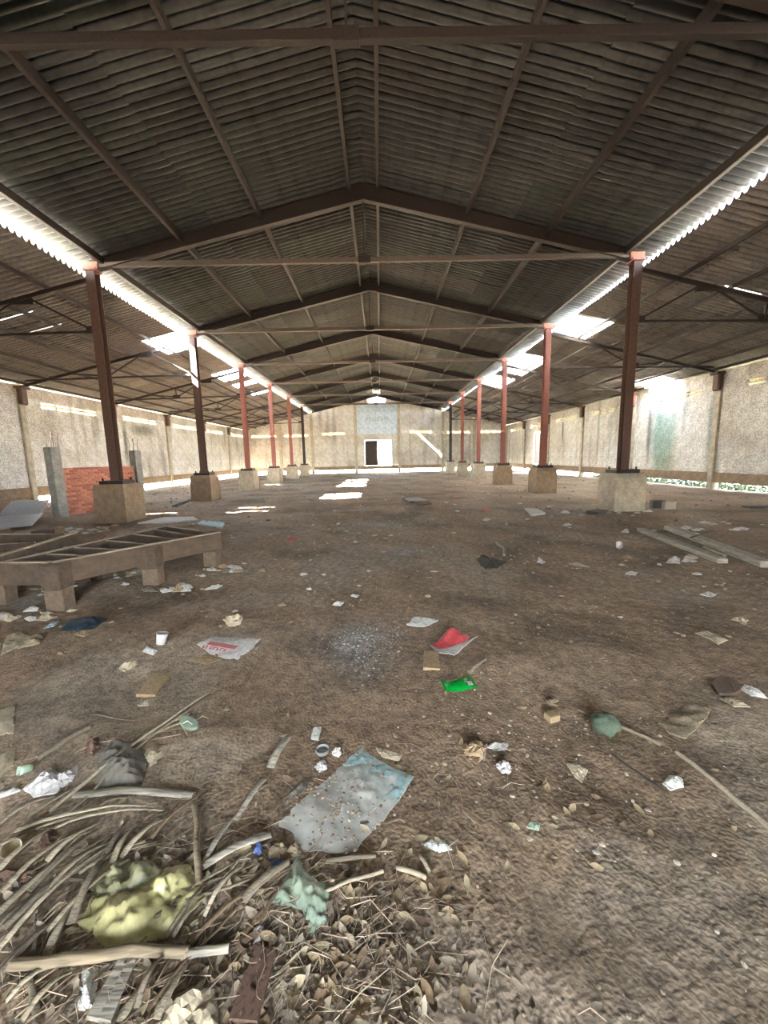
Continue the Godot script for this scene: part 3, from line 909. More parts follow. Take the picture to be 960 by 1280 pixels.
	single("bent_sheet", done(s), M.sheet_steel, a0 + Vector3(0.1, 0.08, 0.1), "bent pale grey metal sheet lying at the far left", "metal sheet")
	# rods beside the second left pedestal
	for k in 2:
		var s2 := stool()
		var a := G(Vector2(-6.711, -12.786), 0.03) + Vector3(0.16 * k, 0, 0.1 * k)
		var b := G(Vector2(-7.246, -15.082), 0.03) + Vector3(0.16 * k, 0, 0.1 * k)
		tube(s2, [Vector3.ZERO, b - a], [0.025, 0.02], 6)
		single("metal_rod", done(s2), M.steel_dark, a, "dark rod on the floor near the second left pedestal, %s" % ["left one", "right one"][k], "rod", "rods by the pedestal")

func board(label: String, category: String, m: Material, pts: Array, thick: float) -> void:
	var c := Vector2.ZERO
	for p in pts: c += p / pts.size()
	var y := -9.0
	for p in pts: y = maxf(y, ground(p.x, p.y))
	y = maxf(y, ground(c.x, c.y))
	var s := stool()
	var n := pts.size()
	var b := minf(thick * 0.25, 0.004)
	for i in n:
		var p: Vector2 = pts[i] - c
		var q: Vector2 = pts[(i + 1) % n] - c
		var p1 := p * (1.0 - b / maxf(p.length(), 0.02)); var q1 := q * (1.0 - b / maxf(q.length(), 0.02))
		var out := Vector3(p.x + q.x, 0, p.y + q.y)
		quad(s, Vector3(p.x, -0.02, p.y), Vector3(q.x, -0.02, q.y), Vector3(q.x, thick - b, q.y), Vector3(p.x, thick - b, p.y), out)
		quad(s, Vector3(p.x, thick - b, p.y), Vector3(q.x, thick - b, q.y), Vector3(q1.x, thick, q1.y), Vector3(p1.x, thick, p1.y), out + Vector3.UP)
		tri(s, Vector3(0, thick, 0), Vector3(p1.x, thick, p1.y), Vector3(q1.x, thick, q1.y), Vector3.UP)
		tri(s, Vector3(0, -0.02, 0), Vector3(p.x, -0.02, p.y), Vector3(q.x, -0.02, q.y), Vector3.DOWN)
	single("flat_board", done(s), m, Vector3(c.x, y, c.y), label, category)

# ---------------------------------------------------------------- litter
# a crumpled film, rag or paper: a rough outline on the ground filled with folds; high is its dome, fold the depth of its creases
func crumple_mesh(pts: Array, c: Vector2, y0: float, high: float, fold: float, seed_: int, peak := Vector2(9, 9)) -> ArrayMesh:
	var poly := PackedVector2Array()
	for i in pts.size():      # a ragged outline
		for k in 5:
			var p: Vector2 = pts[i].lerp(pts[(i + 1) % pts.size()], k / 5.0)
			poly.append(p + (p - c) * 0.12 * nr.get_noise_2d(p.x * 160.0 + seed_ * 17.0, p.y * 160.0))
	var lo := poly[0]
	var hi := poly[0]
	var span := 0.0
	for p in poly:
		lo = lo.min(p); hi = hi.max(p)
		span = maxf(span, p.distance_to(c))
	var n := 34 if span > 0.12 else (15 if span > 0.055 else 10)
	var st := maxf(hi.x - lo.x, hi.y - lo.y) / n
	var nx := int(ceil((hi.x - lo.x) / st)) + 1
	var ny := int(ceil((hi.y - lo.y) / st)) + 1
	var keep := {}
	for i in nx:
		for j in ny:
			if Geometry2D.is_point_in_polygon(lo + Vector2(i + 0.5, j + 0.5) * st, poly): keep[Vector2i(i, j)] = true
	var f := 30.0 / maxf(span, 0.04)
	var turn := seed_ * 1.7
	var grain := Vector2(cos(turn), sin(turn))
	var at := {}
	for q in keep:
		for e in [Vector2i(0, 0), Vector2i(1, 0), Vector2i(1, 1), Vector2i(0, 1)]:
			var k: Vector2i = q + e
			if at.has(k): continue
			var p := lo + Vector2(k) * st
			p += Vector2(nr.get_noise_2d(k.x * 77.0, k.y * 77.0 + seed_), nr.get_noise_2d(k.y * 77.0 - seed_, k.x * 77.0)) * st * 0.5
			var edge := 9.0
			var near := p
			for m in poly.size():
				var w := Geometry2D.get_closest_point_to_segment(p, poly[m], poly[(m + 1) % poly.size()])
				if w.distance_to(p) < edge:
					edge = w.distance_to(p)
					near = w
			if edge < st * 0.5 or not Geometry2D.is_point_in_polygon(p, poly):
				p = near
				edge = 0.0
			var t := clampf(edge / (span * 0.35), 0.0, 1.0)
			var g := p.rotated(turn)
			var n1 := nr.get_noise_2d(g.x * f + seed_ * 31.7, g.y * f * 0.45)
			var n2 := nr.get_noise_2d(p.x * f * 2.1 - seed_ * 11.3, p.y * f * 2.1)
			var n3 := nr.get_noise_2d(g.x * f * 5.0, g.y * f * 2.5 + seed_ * 3.0)
			var lift := high * t * clampf(0.5 + 1.4 * n1, 0.1, 1.1) + fold * ((1.0 - absf(n1) * 1.6) * 0.45 + absf(n2) * 0.8 + absf(n3) * 0.3) * (0.3 + 0.7 * t)
			if peak.x < 8.0: lift += high * 1.7 * maxf(0.0, 1.0 - p.distance_to(peak) / (span * 0.62))
			at[k] = Vector3(p.x - c.x, ground(p.x, p.y) - y0 + 0.004 + lift, p.y - c.y)
	var s := stool()
	s.set_smooth_group(0 if span > 0.12 else -1)
	for q in keep:
		var a: Vector3 = at[q]
		var b: Vector3 = at[q + Vector2i(1, 0)]
		var d: Vector3 = at[q + Vector2i(1, 1)]
		var e: Vector3 = at[q + Vector2i(0, 1)]
		if (q.x + q.y) % 2 == 0:
			tri(s, a, b, d, Vector3.UP); tri(s, a, d, e, Vector3.UP)
		else:
			tri(s, a, b, e, Vector3.UP); tri(s, b, d, e, Vector3.UP)
	# the hem turns down to the ground
	s.set_smooth_group(-1)
	for q in keep:
		for h in [[Vector2i(-1, 0), Vector2i(0, 0), Vector2i(0, 1)], [Vector2i(1, 0), Vector2i(1, 0), Vector2i(1, 1)], [Vector2i(0, -1), Vector2i(0, 0), Vector2i(1, 0)], [Vector2i(0, 1), Vector2i(0, 1), Vector2i(1, 1)]]:
			if keep.has(q + h[0]): continue
			var a: Vector3 = at[q + h[1]]
			var b: Vector3 = at[q + h[2]]
			if a.distance_to(b) < 0.0005: continue
			var down := Vector3(0, 0.008 + (a.y + b.y) * 0.25, 0)
			quad(s, a, b, b * Vector3(0.98, 1, 0.98) - down, a * Vector3(0.98, 1, 0.98) - down, Vector3(a.x + b.x, 0, a.z + b.z))
	return done(s)

var crumple_seed := 1
func crumple(called: String, label: String, category: String, m: Material, pts: Array, high: float, fold: float, group := "", peak := Vector2(9, 9)) -> MeshInstance3D:
	var c := Vector2.ZERO
	for p in pts: c += p / pts.size()
	var y := ground(c.x, c.y)
	crumple_seed += 1
	return single(called, crumple_mesh(pts, c, y, high, fold, crumple_seed, peak), m, Vector3(c.x, y, c.y), label, category, group)

func stick(called: String, label: String, category: String, m: Material, a2: Vector2, b2: Vector2, r0: float, r1: float, lift := 0.0, group := "", bend := 0.02, flat := 1.0) -> void:
	var a := G(a2, r0 * flat + lift * 0.4)
	var pts := []
	var rad := []
	var n := 7
	var d := b2 - a2
	var side := Vector2(-d.y, d.x)
	var sd := float(label.hash() % 1000)
	for i in n:
		var t := float(i) / (n - 1)
		var p := a2 + d * t + side * bend * 1.6 * nf.get_noise_1d(sd + t * 22.0)
		var r := lerpf(r0, r1, t) * (1.0 + 0.18 * nf.get_noise_1d(sd * 3.0 + i * 31.0))
		pts.append(G(p, r * flat + lift * (0.4 + 0.6 * sin(t * PI))) - a)
		rad.append(r)
	var s := stool()
	tube(s, pts, rad, 7, flat)
	single(called, done(s), m, a, label, category, group)

# a thin-walled cup, dented, lying over by lean
func cup_at(label: String, p: Vector2, r: float, h: float, lean: float, m: Material) -> void:
	var s := stool()
	s.set_smooth_group(0)
	var prof := [[0.0, 0.0], [0.72, 0.0], [0.86, 0.5], [1.0, 1.0], [0.95, 1.0], [0.82, 0.5], [0.68, 0.06], [0.0, 0.06]]
	var n := 18
	for i in n:
		for k in prof.size() - 1:
			var q := []
			for e in [[i, k], [i + 1, k], [i + 1, k + 1], [i, k + 1]]:
				var t := TAU * float(e[0] % n) / n
				var dent: float = 1.0 - 0.22 * maxf(0.0, sin(t * 2.0 + p.x * 9.0)) * prof[e[1]][1]
				q.append(Vector3(cos(t) * r * prof[e[1]][0] * dent, h * prof[e[1]][1], sin(t) * r * prof[e[1]][0] * dent))
			var out := Vector3(q[0].x + q[2].x, 0, q[0].z + q[2].z) * (1.0 if k < 3 else -1.0)
			if k == 0: tri(s, q[0], q[2], q[3], Vector3.DOWN)
			elif k == 6: tri(s, q[0], q[1], q[2], Vector3.UP)
			elif k == 3: quad(s, q[0], q[1], q[2], q[3], Vector3.UP)
			else: quad(s, q[0], q[1], q[2], q[3], out)
	var o := single("paper_cup", done(s), m, G(p, 0.002 + r * 0.8 * sin(clampf(lean, 0, 1.5))), label, "cup")
	o.rotation = Vector3(0.0, p.y * 3.0, lean)

# a balled-up piece of paper or film
func lump_at(label: String, p: Vector2, size: Vector3, m: Material) -> void:
	var s := stool()
	for i in 16:
		for j in 9:
			var q := []
			for e in [[0, 0], [1, 0], [1, 1], [0, 1]]:
				var t := TAU * float((i + e[0]) % 16) / 16.0
				var f := PI * float(j + e[1]) / 9.0
				var d := Vector3(sin(f) * cos(t), cos(f), sin(f) * sin(t))
				q.append(d * size * (0.75 + 0.75 * absf(nr.get_noise_3d(d.x * 26.0 + p.x * 90.0, d.y * 26.0, d.z * 26.0 + p.y * 90.0)) + 0.25 * nr.get_noise_3d(d.x * 80.0, d.y * 80.0, d.z * 80.0)))
			if (q[1] - q[0]).length() > 1e-6: tri(s, q[0], q[1], q[2], q[0] + q[1] + q[2])
			if (q[3] - q[2]).length() > 1e-6: tri(s, q[0], q[2], q[3], q[0] + q[3] + q[2])
	single("paper_ball", done(s), m, G(p, size.y * 0.7), label, "paper")

func leaf_mesh(seed_: int, L: float) -> ArrayMesh:
	var r := RandomNumberGenerator.new(); r.seed = seed_
	var s := stool()
	s.set_smooth_group(0)
	var curl := r.randf_range(0.15, 0.6)
	var cup := r.randf_range(0.1, 0.5)
	var w := r.randf_range(0.42, 0.62)
	var n := 6
	var row := []
	for i in n + 1:
		var t := float(i) / n
		var half := L * w * 0.5 * pow(sin(PI * clampf(t * 0.96 + 0.02, 0, 1)), 0.8)
		var z := (t - 0.5) * L
		var y := curl * L * pow(t - 0.5, 2.0) * 1.3 + 0.003
		row.append([Vector3(-half, y + cup * half, z), Vector3(0, y, z), Vector3(half, y + cup * half * r.randf_range(0.6, 1.2), z)])
	for i in n:
		for k in 2:
			var a: Vector3 = row[i][k]; var b: Vector3 = row[i][k + 1]; var c: Vector3 = row[i + 1][k + 1]; var d: Vector3 = row[i + 1][k]
			quad(s, a, b, c, d, Vector3.UP)
			var t := Vector3(0, -0.0012, 0)
			quad(s, a + t, b + t, c + t, d + t, Vector3.DOWN)
	var st: Vector3 = row[0][1]
	tube(s, [st, st + Vector3(0.004, 0.002, -L * 0.22)], [0.0012, 0.0008], 4)
	return done(s)

func stone_mesh(seed_: int) -> ArrayMesh:
	var r := RandomNumberGenerator.new(); r.seed = seed_
	var b := SphereMesh.new(); b.radial_segments = 7; b.rings = 4; b.radius = 0.5; b.height = 1.0
	var arr := b.get_mesh_arrays()
	var v: PackedVector3Array = arr[Mesh.ARRAY_VERTEX]
	var ix: PackedInt32Array = arr[Mesh.ARRAY_INDEX]
	var sq := Vector3(r.randf_range(0.8, 1.3), r.randf_range(0.4, 0.7), r.randf_range(0.7, 1.1))
	var q := PackedVector3Array()
	for p in v:
		var k := 1.0 + 0.35 * nr.get_noise_3d(p.x * 60.0 + seed_ * 9.0, p.y * 60.0, p.z * 60.0)
		q.append(p * sq * k)
	var s := stool()
	for i in range(0, ix.size(), 3):
		var a := q[ix[i]]; var c := q[ix[i + 1]]; var d := q[ix[i + 2]]
		if (c - a).cross(d - a).length() < 1e-7: continue
		tri(s, a, c, d, a + c + d)
	return done(s)

func scatter(called: String, label: String, category: String, mesh: Mesh, m: Material, n: int, seed_: int, pick: Callable, smin: float, smax: float, tones: Array, raise := 0.0, shrink := 1.0) -> void:
	var r := RandomNumberGenerator.new(); r.seed = seed_
	var mm := MultiMesh.new()
	mm.transform_format = MultiMesh.TRANSFORM_3D
	mm.use_colors = true
	mm.mesh = mesh
	mm.instance_count = n
	for i in n:
		var p: Vector2 = pick.call(r)
		var k := smin * pow(smax / smin, pow(r.randf(), 2.0)) * shrink
		var b := Basis(Vector3.UP, r.randf_range(0, TAU)) * Basis(Vector3.RIGHT, r.randf_range(-0.4, 0.4))
		mm.set_instance_transform(i, Transform3D(b.scaled(Vector3.ONE * k), G(p, 0.12 * k + raise)))
		var t: Color = tones[r.randi_range(0, tones.size() - 1)]
		mm.set_instance_color(i, t * r.randf_range(0.75, 1.2))
	var o := MultiMeshInstance3D.new()
	o.name = numbered(called)
	o.multimesh = mm
	o.material_override = m
	add_child(o)
	tag(o, label, category, "", "stuff")

func make_straw() -> void:
	# loose fibres, thickest in the heap at the bottom left
	var r := RandomNumberGenerator.new(); r.seed = 404
	var s := stool()
	var heaps := [[Vector2(-0.852, -1.179), 0.45, 0.22, 190], [Vector2(-0.585, -1.527), 0.22, 0.12, 40], [Vector2(-0.137, -0.983), 0.22, 0.14, 190], [Vector2(0.182, -1.036), 0.1, 0.09, 40], [Vector2(0.527, -1.533), 0.2, 0.14, 30], [Vector2(-1.088, -1.944), 0.3, 0.14, 40], [Vector2(0.255, -0.902), 0.16, 0.1, 40], [Vector2(-0.524, -0.902), 0.25, 0.1, 110]]
	for h in heaps:
		for i in h[3]:
			var p: Vector2 = h[0] + Vector2(r.randfn(0, 1) * h[1], r.randfn(0, 1) * h[2])
			if p.y > -0.62: continue
			var a := r.randfn(-0.7, 0.9)
			var L := r.randf_range(0.04, 0.2)
			var d := Vector2(cos(a), sin(a)) * L
			var w := r.randf_range(0.0004, 0.0014)
			var p0 := G(p, r.randf_range(0.001, 0.012))
			var p1 := G(p + d * 0.5 + Vector2(d.y, -d.x) * r.randf_range(-0.3, 0.3), r.randf_range(0.004, 0.025))
			var p2 := G(p + d, r.randf_range(0.001, 0.012))
			var tone: Color = [Color(0.30, 0.23, 0.15), Color(0.22, 0.165, 0.11), Color(0.15, 0.11, 0.075), Color(0.40, 0.33, 0.23)][r.randi_range(0, 3)]
			s.set_color(tone)
			var pts := [p0, p1, p2]
			for k in 2:
				var x: Vector3 = (pts[k + 1] - pts[k]).cross(Vector3.UP).normalized() * w
				var y := Vector3(0, w * 1.6, 0)
				quad(s, pts[k] - x, pts[k] + y, pts[k + 1] + y, pts[k + 1] - x, Vector3.UP - x * 100.0)
				quad(s, pts[k] + x, pts[k] + y, pts[k + 1] + y, pts[k + 1] + x, Vector3.UP + x * 100.0)
	var o := part("loose_straw", done(s), M.straw, self)
	tag(o, "loose dry straw and plant fibre matted over the litter", "straw", "", "stuff")

func make_litter() -> void:
	# -- the larger pieces, each where it lies
	crumple("plastic_sheet", "large torn clear bluish plastic sheet with dirt on it", "plastic sheet", M.clear_sheet, [Vector2(-0.212, -1.402), Vector2(-0.060, -1.595), Vector2(0.124, -1.807), Vector2(0.371, -1.617), Vector2(0.271, -1.442), Vector2(0.127, -1.294), Vector2(-0.059, -1.293)], 0.006, 0.02)
	crumple("plastic_sheet", "teal tinted plastic film folded over the far corner of the clear sheet", "plastic sheet", M.teal_film, [Vector2(0.033, -1.715), Vector2(0.124, -1.801), Vector2(0.367, -1.617), Vector2(0.301, -1.500), Vector2(0.202, -1.495), Vector2(0.261, -1.607)], 0.014, 0.026)
	crumple("plastic_sheet", "pale green translucent plastic scrap below the large clear sheet", "plastic sheet", M.mint_sheet, [Vector2(-0.155, -1.117), Vector2(-0.094, -1.270), Vector2(-0.043, -1.206), Vector2(0.042, -1.161), Vector2(0.050, -1.061), Vector2(-0.001, -1.024), Vector2(-0.042, -1.097)], 0.02, 0.035)
	crumple("plastic_bag", "yellow crumpled plastic bag in the litter heap", "plastic bag", M.yellow_plastic, [Vector2(-0.772, -1.049), Vector2(-0.766, -1.132), Vector2(-0.650, -1.154), Vector2(-0.575, -1.220), Vector2(-0.485, -1.245), Vector2(-0.388, -1.137), Vector2(-0.445, -1.031), Vector2(-0.578, -0.982)], 0.03, 0.05)
	crumple("plastic_bag", "olive grey film folded over the yellow bag", "plastic bag", M.olive_plastic, [Vector2(-0.802, -1.158), Vector2(-0.804, -1.254), Vector2(-0.635, -1.247), Vector2(-0.545, -1.214), Vector2(-0.602, -1.143), Vector2(-0.712, -1.121)], 0.04, 0.035)
	crumple("plastic_bag", "red and white plastic bag standing up in a peak", "plastic bag", M.red_plastic, [Vector2(0.637, -2.901), Vector2(0.778, -3.047), Vector2(0.991, -3.036), Vector2(0.904, -2.888), Vector2(0.724, -2.806)], 0.05, 0.012, "", Vector2(0.820, -2.988))
	crumple("plastic_bag", "grey white printed lower half of the peaked red bag", "plastic bag", M.paper_white, [Vector2(0.607, -2.916), Vector2(0.701, -2.820), Vector2(0.932, -2.926), Vector2(1.020, -2.991), Vector2(0.875, -2.811), Vector2(0.778, -2.695), Vector2(0.667, -2.760)], 0.012, 0.01)
	var pk := thing("snack_packet", "bright green foil snack packet lying on bare earth", "packet", G(Vector2(0.731, -2.313)), 0.12)
	var pillow := stool()
	pillow.set_smooth_group(0)
	for i in 12:
		for j in 8:
			var q := []
			for e in [[0, 0], [1, 0], [1, 1], [0, 1]]:
				var u := float(i + e[0]) / 12.0
				var v := float(j + e[1]) / 8.0
				var puff := 0.022 * pow(sin(PI * u), 0.6) * pow(sin(PI * v), 0.5) + 0.003 + 0.004 * nr.get_noise_2d(u * 300.0, v * 300.0)
				q.append(Vector3((u - 0.5) * 0.19, puff, (v - 0.5) * 0.13 + 0.01 * sin(u * 5.0)))
			quad(pillow, q[0], q[1], q[2], q[3], Vector3.UP)
	part("wrapper", done(pillow), M.green_plastic, pk)
	part("end_seal", block_mesh(Vector3(0.012, 0.004, 0.135), 0.001, Vector3(-0.1, 0.01, 0)), M.green_plastic, pk)
	part("end_seal", block_mesh(Vector3(0.012, 0.004, 0.135), 0.001, Vector3(0.1, 0.01, 0)), M.green_plastic, pk)
	part("white_print", block_mesh(Vector3(0.03, 0.003, 0.04), 0.001, Vector3(0.07, 0.019, 0.02)), M.paper_white, pk)
	# the printed bag with its red band and lettering
	var pb := thing("printed_bag", "flat white plastic bag printed with a red band and lettering", "plastic bag", G(Vector2(-1.015, -2.959)))
	var c0 := Vector2(-1.015, -2.959)
	part("bag", crumple_mesh([Vector2(-1.288, -3.000), Vector2(-1.188, -3.122), Vector2(-0.787, -3.043), Vector2(-0.870, -2.775), Vector2(-1.084, -2.846)], c0, ground(c0.x, c0.y), 0.03, 0.008, 9), M.paper_white, pb)
	var bd := stool()
	bar(bd, Vector3(-0.15, 0.055, 0.02), Vector3(0.1, 0.05, 0.1), 0.05, 0.006)
	part("red_band", done(bd), M.red_plastic, pb)
	var ltr := stool()
	for k in 7:
		var p := Vector3(-0.17 + 0.032 * k, 0.052, 0.075 + 0.011 * k)
		block(ltr, p, Vector3(0.007, 0.005, 0.045), 0.001)
		if k % 2 == 0: block(ltr, p + Vector3(0.01, 0, 0.014), Vector3(0.018, 0.005, 0.008), 0.001)
		if k % 3 != 1: block(ltr, p + Vector3(0.01, 0, -0.014), Vector3(0.018, 0.005, 0.008), 0.001)
	part("printed_letters", done(ltr), M.red_plastic, pb)
	var W: Material = M.paper_white
	var C: Material = M.paper_cream
	var N: Material = M.paper_tan
	var list := [
		["white crumpled plastic strip behind the peaked red bag", "paper_scrap", "scrap", M.milky_sheet, [Vector2(0.458, -3.300), Vector2(0.546, -3.472), Vector2(0.667, -3.410), Vector2(0.763, -3.352), Vector2(0.613, -3.258)], 0.03, 0.015],
		["tan paper lying in front of the printed bag", "paper_scrap", "paper", N, [Vector2(-1.259, -2.793), Vector2(-1.117, -2.835), Vector2(-1.017, -2.806), Vector2(-1.088, -2.715)], 0.01, 0.01],
		["small white tube lying below the crushed cup", "paper_scrap", "scrap", W, [Vector2(-1.666, -2.874), Vector2(-1.659, -2.938), Vector2(-1.543, -2.881), Vector2(-1.539, -2.819)], 0.025, 0.008],
		["tan crumpled packet left of the white tube", "paper_scrap", "packet", C, [Vector2(-1.708, -2.655), Vector2(-1.718, -2.780), Vector2(-1.631, -2.787), Vector2(-1.591, -2.694), Vector2(-1.637, -2.609)], 0.03, 0.012],
		["white torn scrap below the brown card", "paper_scrap", "paper", C, [Vector2(-1.303, -2.231), Vector2(-1.307, -2.288), Vector2(-1.249, -2.302), Vector2(-1.231, -2.228)], 0.008, 0.01],
		["dark navy plastic bag near the trestle leg", "plastic_bag", "plastic bag", M.navy_plastic, [Vector2(-2.696, -3.311), Vector2(-2.754, -3.500), Vector2(-2.597, -3.564), Vector2(-2.377, -3.514), Vector2(-2.361, -3.325), Vector2(-2.484, -3.252)], 0.05, 0.03],
		["small tan rag tucked under the navy bag", "rag", "rag", N, [Vector2(-2.469, -3.205), Vector2(-2.448, -3.297), Vector2(-2.339, -3.275), Vector2(-2.331, -3.153)], 0.008, 0.01],
		["white and blue wrapper beside the navy bag", "paper_scrap", "wrapper", M.pale_blue_board, [Vector2(-2.906, -3.405), Vector2(-2.937, -3.511), Vector2(-2.904, -3.581), Vector2(-2.828, -3.434)], 0.02, 0.012],
		["cream rags heaped at the left edge by the trestle", "rag", "rag", C, [Vector2(-2.780, -2.867), Vector2(-3.086, -3.238), Vector2(-3.067, -3.347), Vector2(-2.779, -3.162), Vector2(-2.774, -2.994)], 0.04, 0.04],
		["crumpled brown rag strip beside the cream rags", "rag", "rag", M.cloth_brown, [Vector2(-2.760, -2.993), Vector2(-2.850, -3.210), Vector2(-2.758, -3.282), Vector2(-2.643, -3.069)], 0.03, 0.03],
		["pale paper at the left edge below the trestle", "paper_scrap", "paper", C, [Vector2(-1.975, -1.976), Vector2(-2.190, -2.220), Vector2(-2.066, -2.231), Vector2(-1.827, -1.971)], 0.01, 0.012],
		["white torn paper at the left edge of the litter", "paper_scrap", "paper", C, [Vector2(-1.629, -1.654), Vector2(-1.756, -1.807), Vector2(-1.715, -1.860), Vector2(-1.625, -1.750)], 0.012, 0.015],
		["bright white plastic bag crumpled among the stalks", "plastic_bag", "plastic bag", W, [Vector2(-1.446, -1.604), Vector2(-1.427, -1.676), Vector2(-1.413, -1.723), Vector2(-1.324, -1.672), Vector2(-1.275, -1.719), Vector2(-1.239, -1.642), Vector2(-1.272, -1.581), Vector2(-1.362, -1.559)], 0.02, 0.03],
		["white strip of plastic left of the white bag", "paper_scrap", "scrap", W, [Vector2(-1.567, -1.599), Vector2(-1.494, -1.623), Vector2(-1.454, -1.604), Vector2(-1.519, -1.572)], 0.01, 0.008],
		["grey crumpled cloth under the long stalks", "rag", "cloth", M.cloth_grey, [Vector2(-1.107, -1.606), Vector2(-1.223, -1.799), Vector2(-1.183, -1.887), Vector2(-1.061, -1.871), Vector2(-0.935, -1.717), Vector2(-0.886, -1.586), Vector2(-0.979, -1.572)], 0.03, 0.04],
		["cream scrap of cloth right of the grey cloth", "rag", "cloth", C, [Vector2(-0.984, -1.759), Vector2(-1.005, -1.835), Vector2(-0.896, -1.865), Vector2(-0.881, -1.777), Vector2(-0.913, -1.707)], 0.015, 0.015],
		["dull red lump half buried above the grey cloth", "rag", "rag", M.rust_scrap, [Vector2(-1.315, -1.813), Vector2(-1.368, -1.906), Vector2(-1.315, -1.916), Vector2(-1.242, -1.832), Vector2(-1.257, -1.790)], 0.03, 0.015],
		["rusty red scrap right of the cream cup", "rag", "scrap", M.rust_scrap, [Vector2(-1.153, -1.362), Vector2(-1.155, -1.409), Vector2(-1.109, -1.394), Vector2(-1.073, -1.327), Vector2(-1.100, -1.322)], 0.01, 0.01],
		["rusty curved scrap at the left edge near the bottom", "rag", "scrap", M.rust_scrap, [Vector2(-1.187, -1.220), Vector2(-1.172, -1.247), Vector2(-1.045, -1.238), Vector2(-1.027, -1.210), Vector2(-1.080, -1.180)], 0.02, 0.015],
		["grey slate scrap over the rusty curved scrap", "rag", "scrap", M.cloth_grey, [Vector2(-1.121, -1.181), Vector2(-1.150, -1.224), Vector2(-1.097, -1.217), Vector2(-1.052, -1.174)], 0.03, 0.012],
		["cream rag at the bottom edge left of centre", "rag", "rag", C, [Vector2(-0.365, -0.822), Vector2(-0.372, -0.883), Vector2(-0.320, -0.915), Vector2(-0.255, -0.903), Vector2(-0.206, -0.818)], 0.03, 0.03],
		["silvery crushed wrapper below the long log", "paper_scrap", "wrapper", M.milky_sheet, [Vector2(-0.613, -0.864), Vector2(-0.665, -0.949), Vector2(-0.620, -0.953), Vector2(-0.563, -0.856)], 0.02, 0.015],
		["white plastic shard near the pale green scrap", "paper_scrap", "scrap", W, [Vector2(-0.188, -1.004), Vector2(-0.185, -1.041), Vector2(-0.160, -1.062), Vector2(-0.150, -1.028), Vector2(-0.160, -0.995)], 0.01, 0.006],
		["white shard low in the centre litter", "paper_scrap", "scrap", C, [Vector2(0.030, -0.928), Vector2(0.049, -0.926), Vector2(0.088, -0.916), Vector2(0.075, -0.906)], 0.008, 0.004],
		["blue plastic scrap above the pale green plastic", "paper_scrap", "scrap", M.blue_plastic, [Vector2(-0.267, -1.274), Vector2(-0.273, -1.311), Vector2(-0.243, -1.317), Vector2(-0.224, -1.273)], 0.02, 0.012],
		["blue plastic scrap under the split wood", "paper_scrap", "scrap", M.blue_plastic, [Vector2(-0.221, -1.244), Vector2(-0.202, -1.261), Vector2(-0.153, -1.260), Vector2(-0.159, -1.237)], 0.01, 0.006],
		["tan split bark beside the blue scraps", "bark_piece", "bark", M.timber_pale, [Vector2(-0.243, -1.256), Vector2(-0.231, -1.298), Vector2(-0.170, -1.327), Vector2(-0.094, -1.325), Vector2(-0.085, -1.281), Vector2(-0.159, -1.260)], 0.03, 0.02],
		["white folded paper above the crumpled one", "paper_scrap", "paper", W, [Vector2(0.772, -1.795), Vector2(0.815, -1.827), Vector2(0.898, -1.813), Vector2(0.865, -1.775), Vector2(0.807, -1.772)], 0.02, 0.01],
		["torn cream paper left of the dry husk", "paper_scrap", "paper", C, [Vector2(0.704, -1.692), Vector2(0.747, -1.796), Vector2(0.789, -1.828), Vector2(0.744, -1.721)], 0.02, 0.01],
		["brown stained cloth lying on the right", "rag", "cloth", M.cloth_brown, [Vector2(1.763, -1.926), Vector2(1.899, -1.994), Vector2(2.078, -2.102), Vector2(2.178, -2.061), Vector2(2.001, -1.917), Vector2(1.834, -1.820), Vector2(1.765, -1.852)], 0.012, 0.03],
		["white torn paper at the right edge by the sole", "paper_scrap", "paper", W, [Vector2(2.493, -2.221), Vector2(2.548, -2.253), Vector2(2.584, -2.184), Vector2(2.570, -2.121), Vector2(2.481, -2.140)], 0.015, 0.015],
		["cream torn paper below the shoe sole", "paper_scrap", "paper", C, [Vector2(2.290, -2.140), Vector2(2.380, -2.136), Vector2(2.384, -2.038), Vector2(2.284, -2.042)], 0.01, 0.015],
		["clear wrapper near the long stick on the right", "paper_scrap", "wrapper", M.milky_sheet, [Vector2(1.494, -1.528), Vector2(1.554, -1.570), Vector2(1.606, -1.559), Vector2(1.580, -1.509), Vector2(1.505, -1.494)], 0.015, 0.012],
		["pale triangular paper in the middle right", "paper_scrap", "paper", C, [Vector2(1.132, -1.678), Vector2(1.188, -1.681), Vector2(1.212, -1.636), Vector2(1.151, -1.565), Vector2(1.137, -1.610)], 0.01, 0.012],
		["grey plastic tangle wrapped on the right", "paper_scrap", "scrap", C, [Vector2(2.823, -2.981), Vector2(2.935, -3.020), Vector2(2.953, -2.917), Vector2(2.970, -2.834), Vector2(2.831, -2.764), Vector2(2.833, -2.868)], 0.02, 0.02],
		["pale wrapped scrap at the far right", "paper_scrap", "scrap", C, [Vector2(3.331, -3.204), Vector2(3.461, -3.282), Vector2(3.489, -3.211), Vector2(3.394, -3.134)], 0.03, 0.01],
		["small mint wrapper in the middle of the floor", "paper_scrap", "wrapper", M.mint_sheet, [Vector2(0.809, -1.352), Vector2(0.841, -1.375), Vector2(0.876, -1.364), Vector2(0.857, -1.334)], 0.012, 0.01],
		["clear crumpled packet below the clear sheet", "paper_scrap", "wrapper", M.milky_sheet, [Vector2(0.391, -1.293), Vector2(0.418, -1.311), Vector2(0.473, -1.300), Vector2(0.499, -1.271), Vector2(0.442, -1.261)], 0.015, 0.01],
		["torn pale wrapper at the far corner of the clear sheet", "paper_scrap", "scrap", C, [Vector2(0.199, -1.815), Vector2(0.240, -1.792), Vector2(0.330, -1.756), Vector2(0.312, -1.726), Vector2(0.232, -1.749)], 0.012, 0.012],
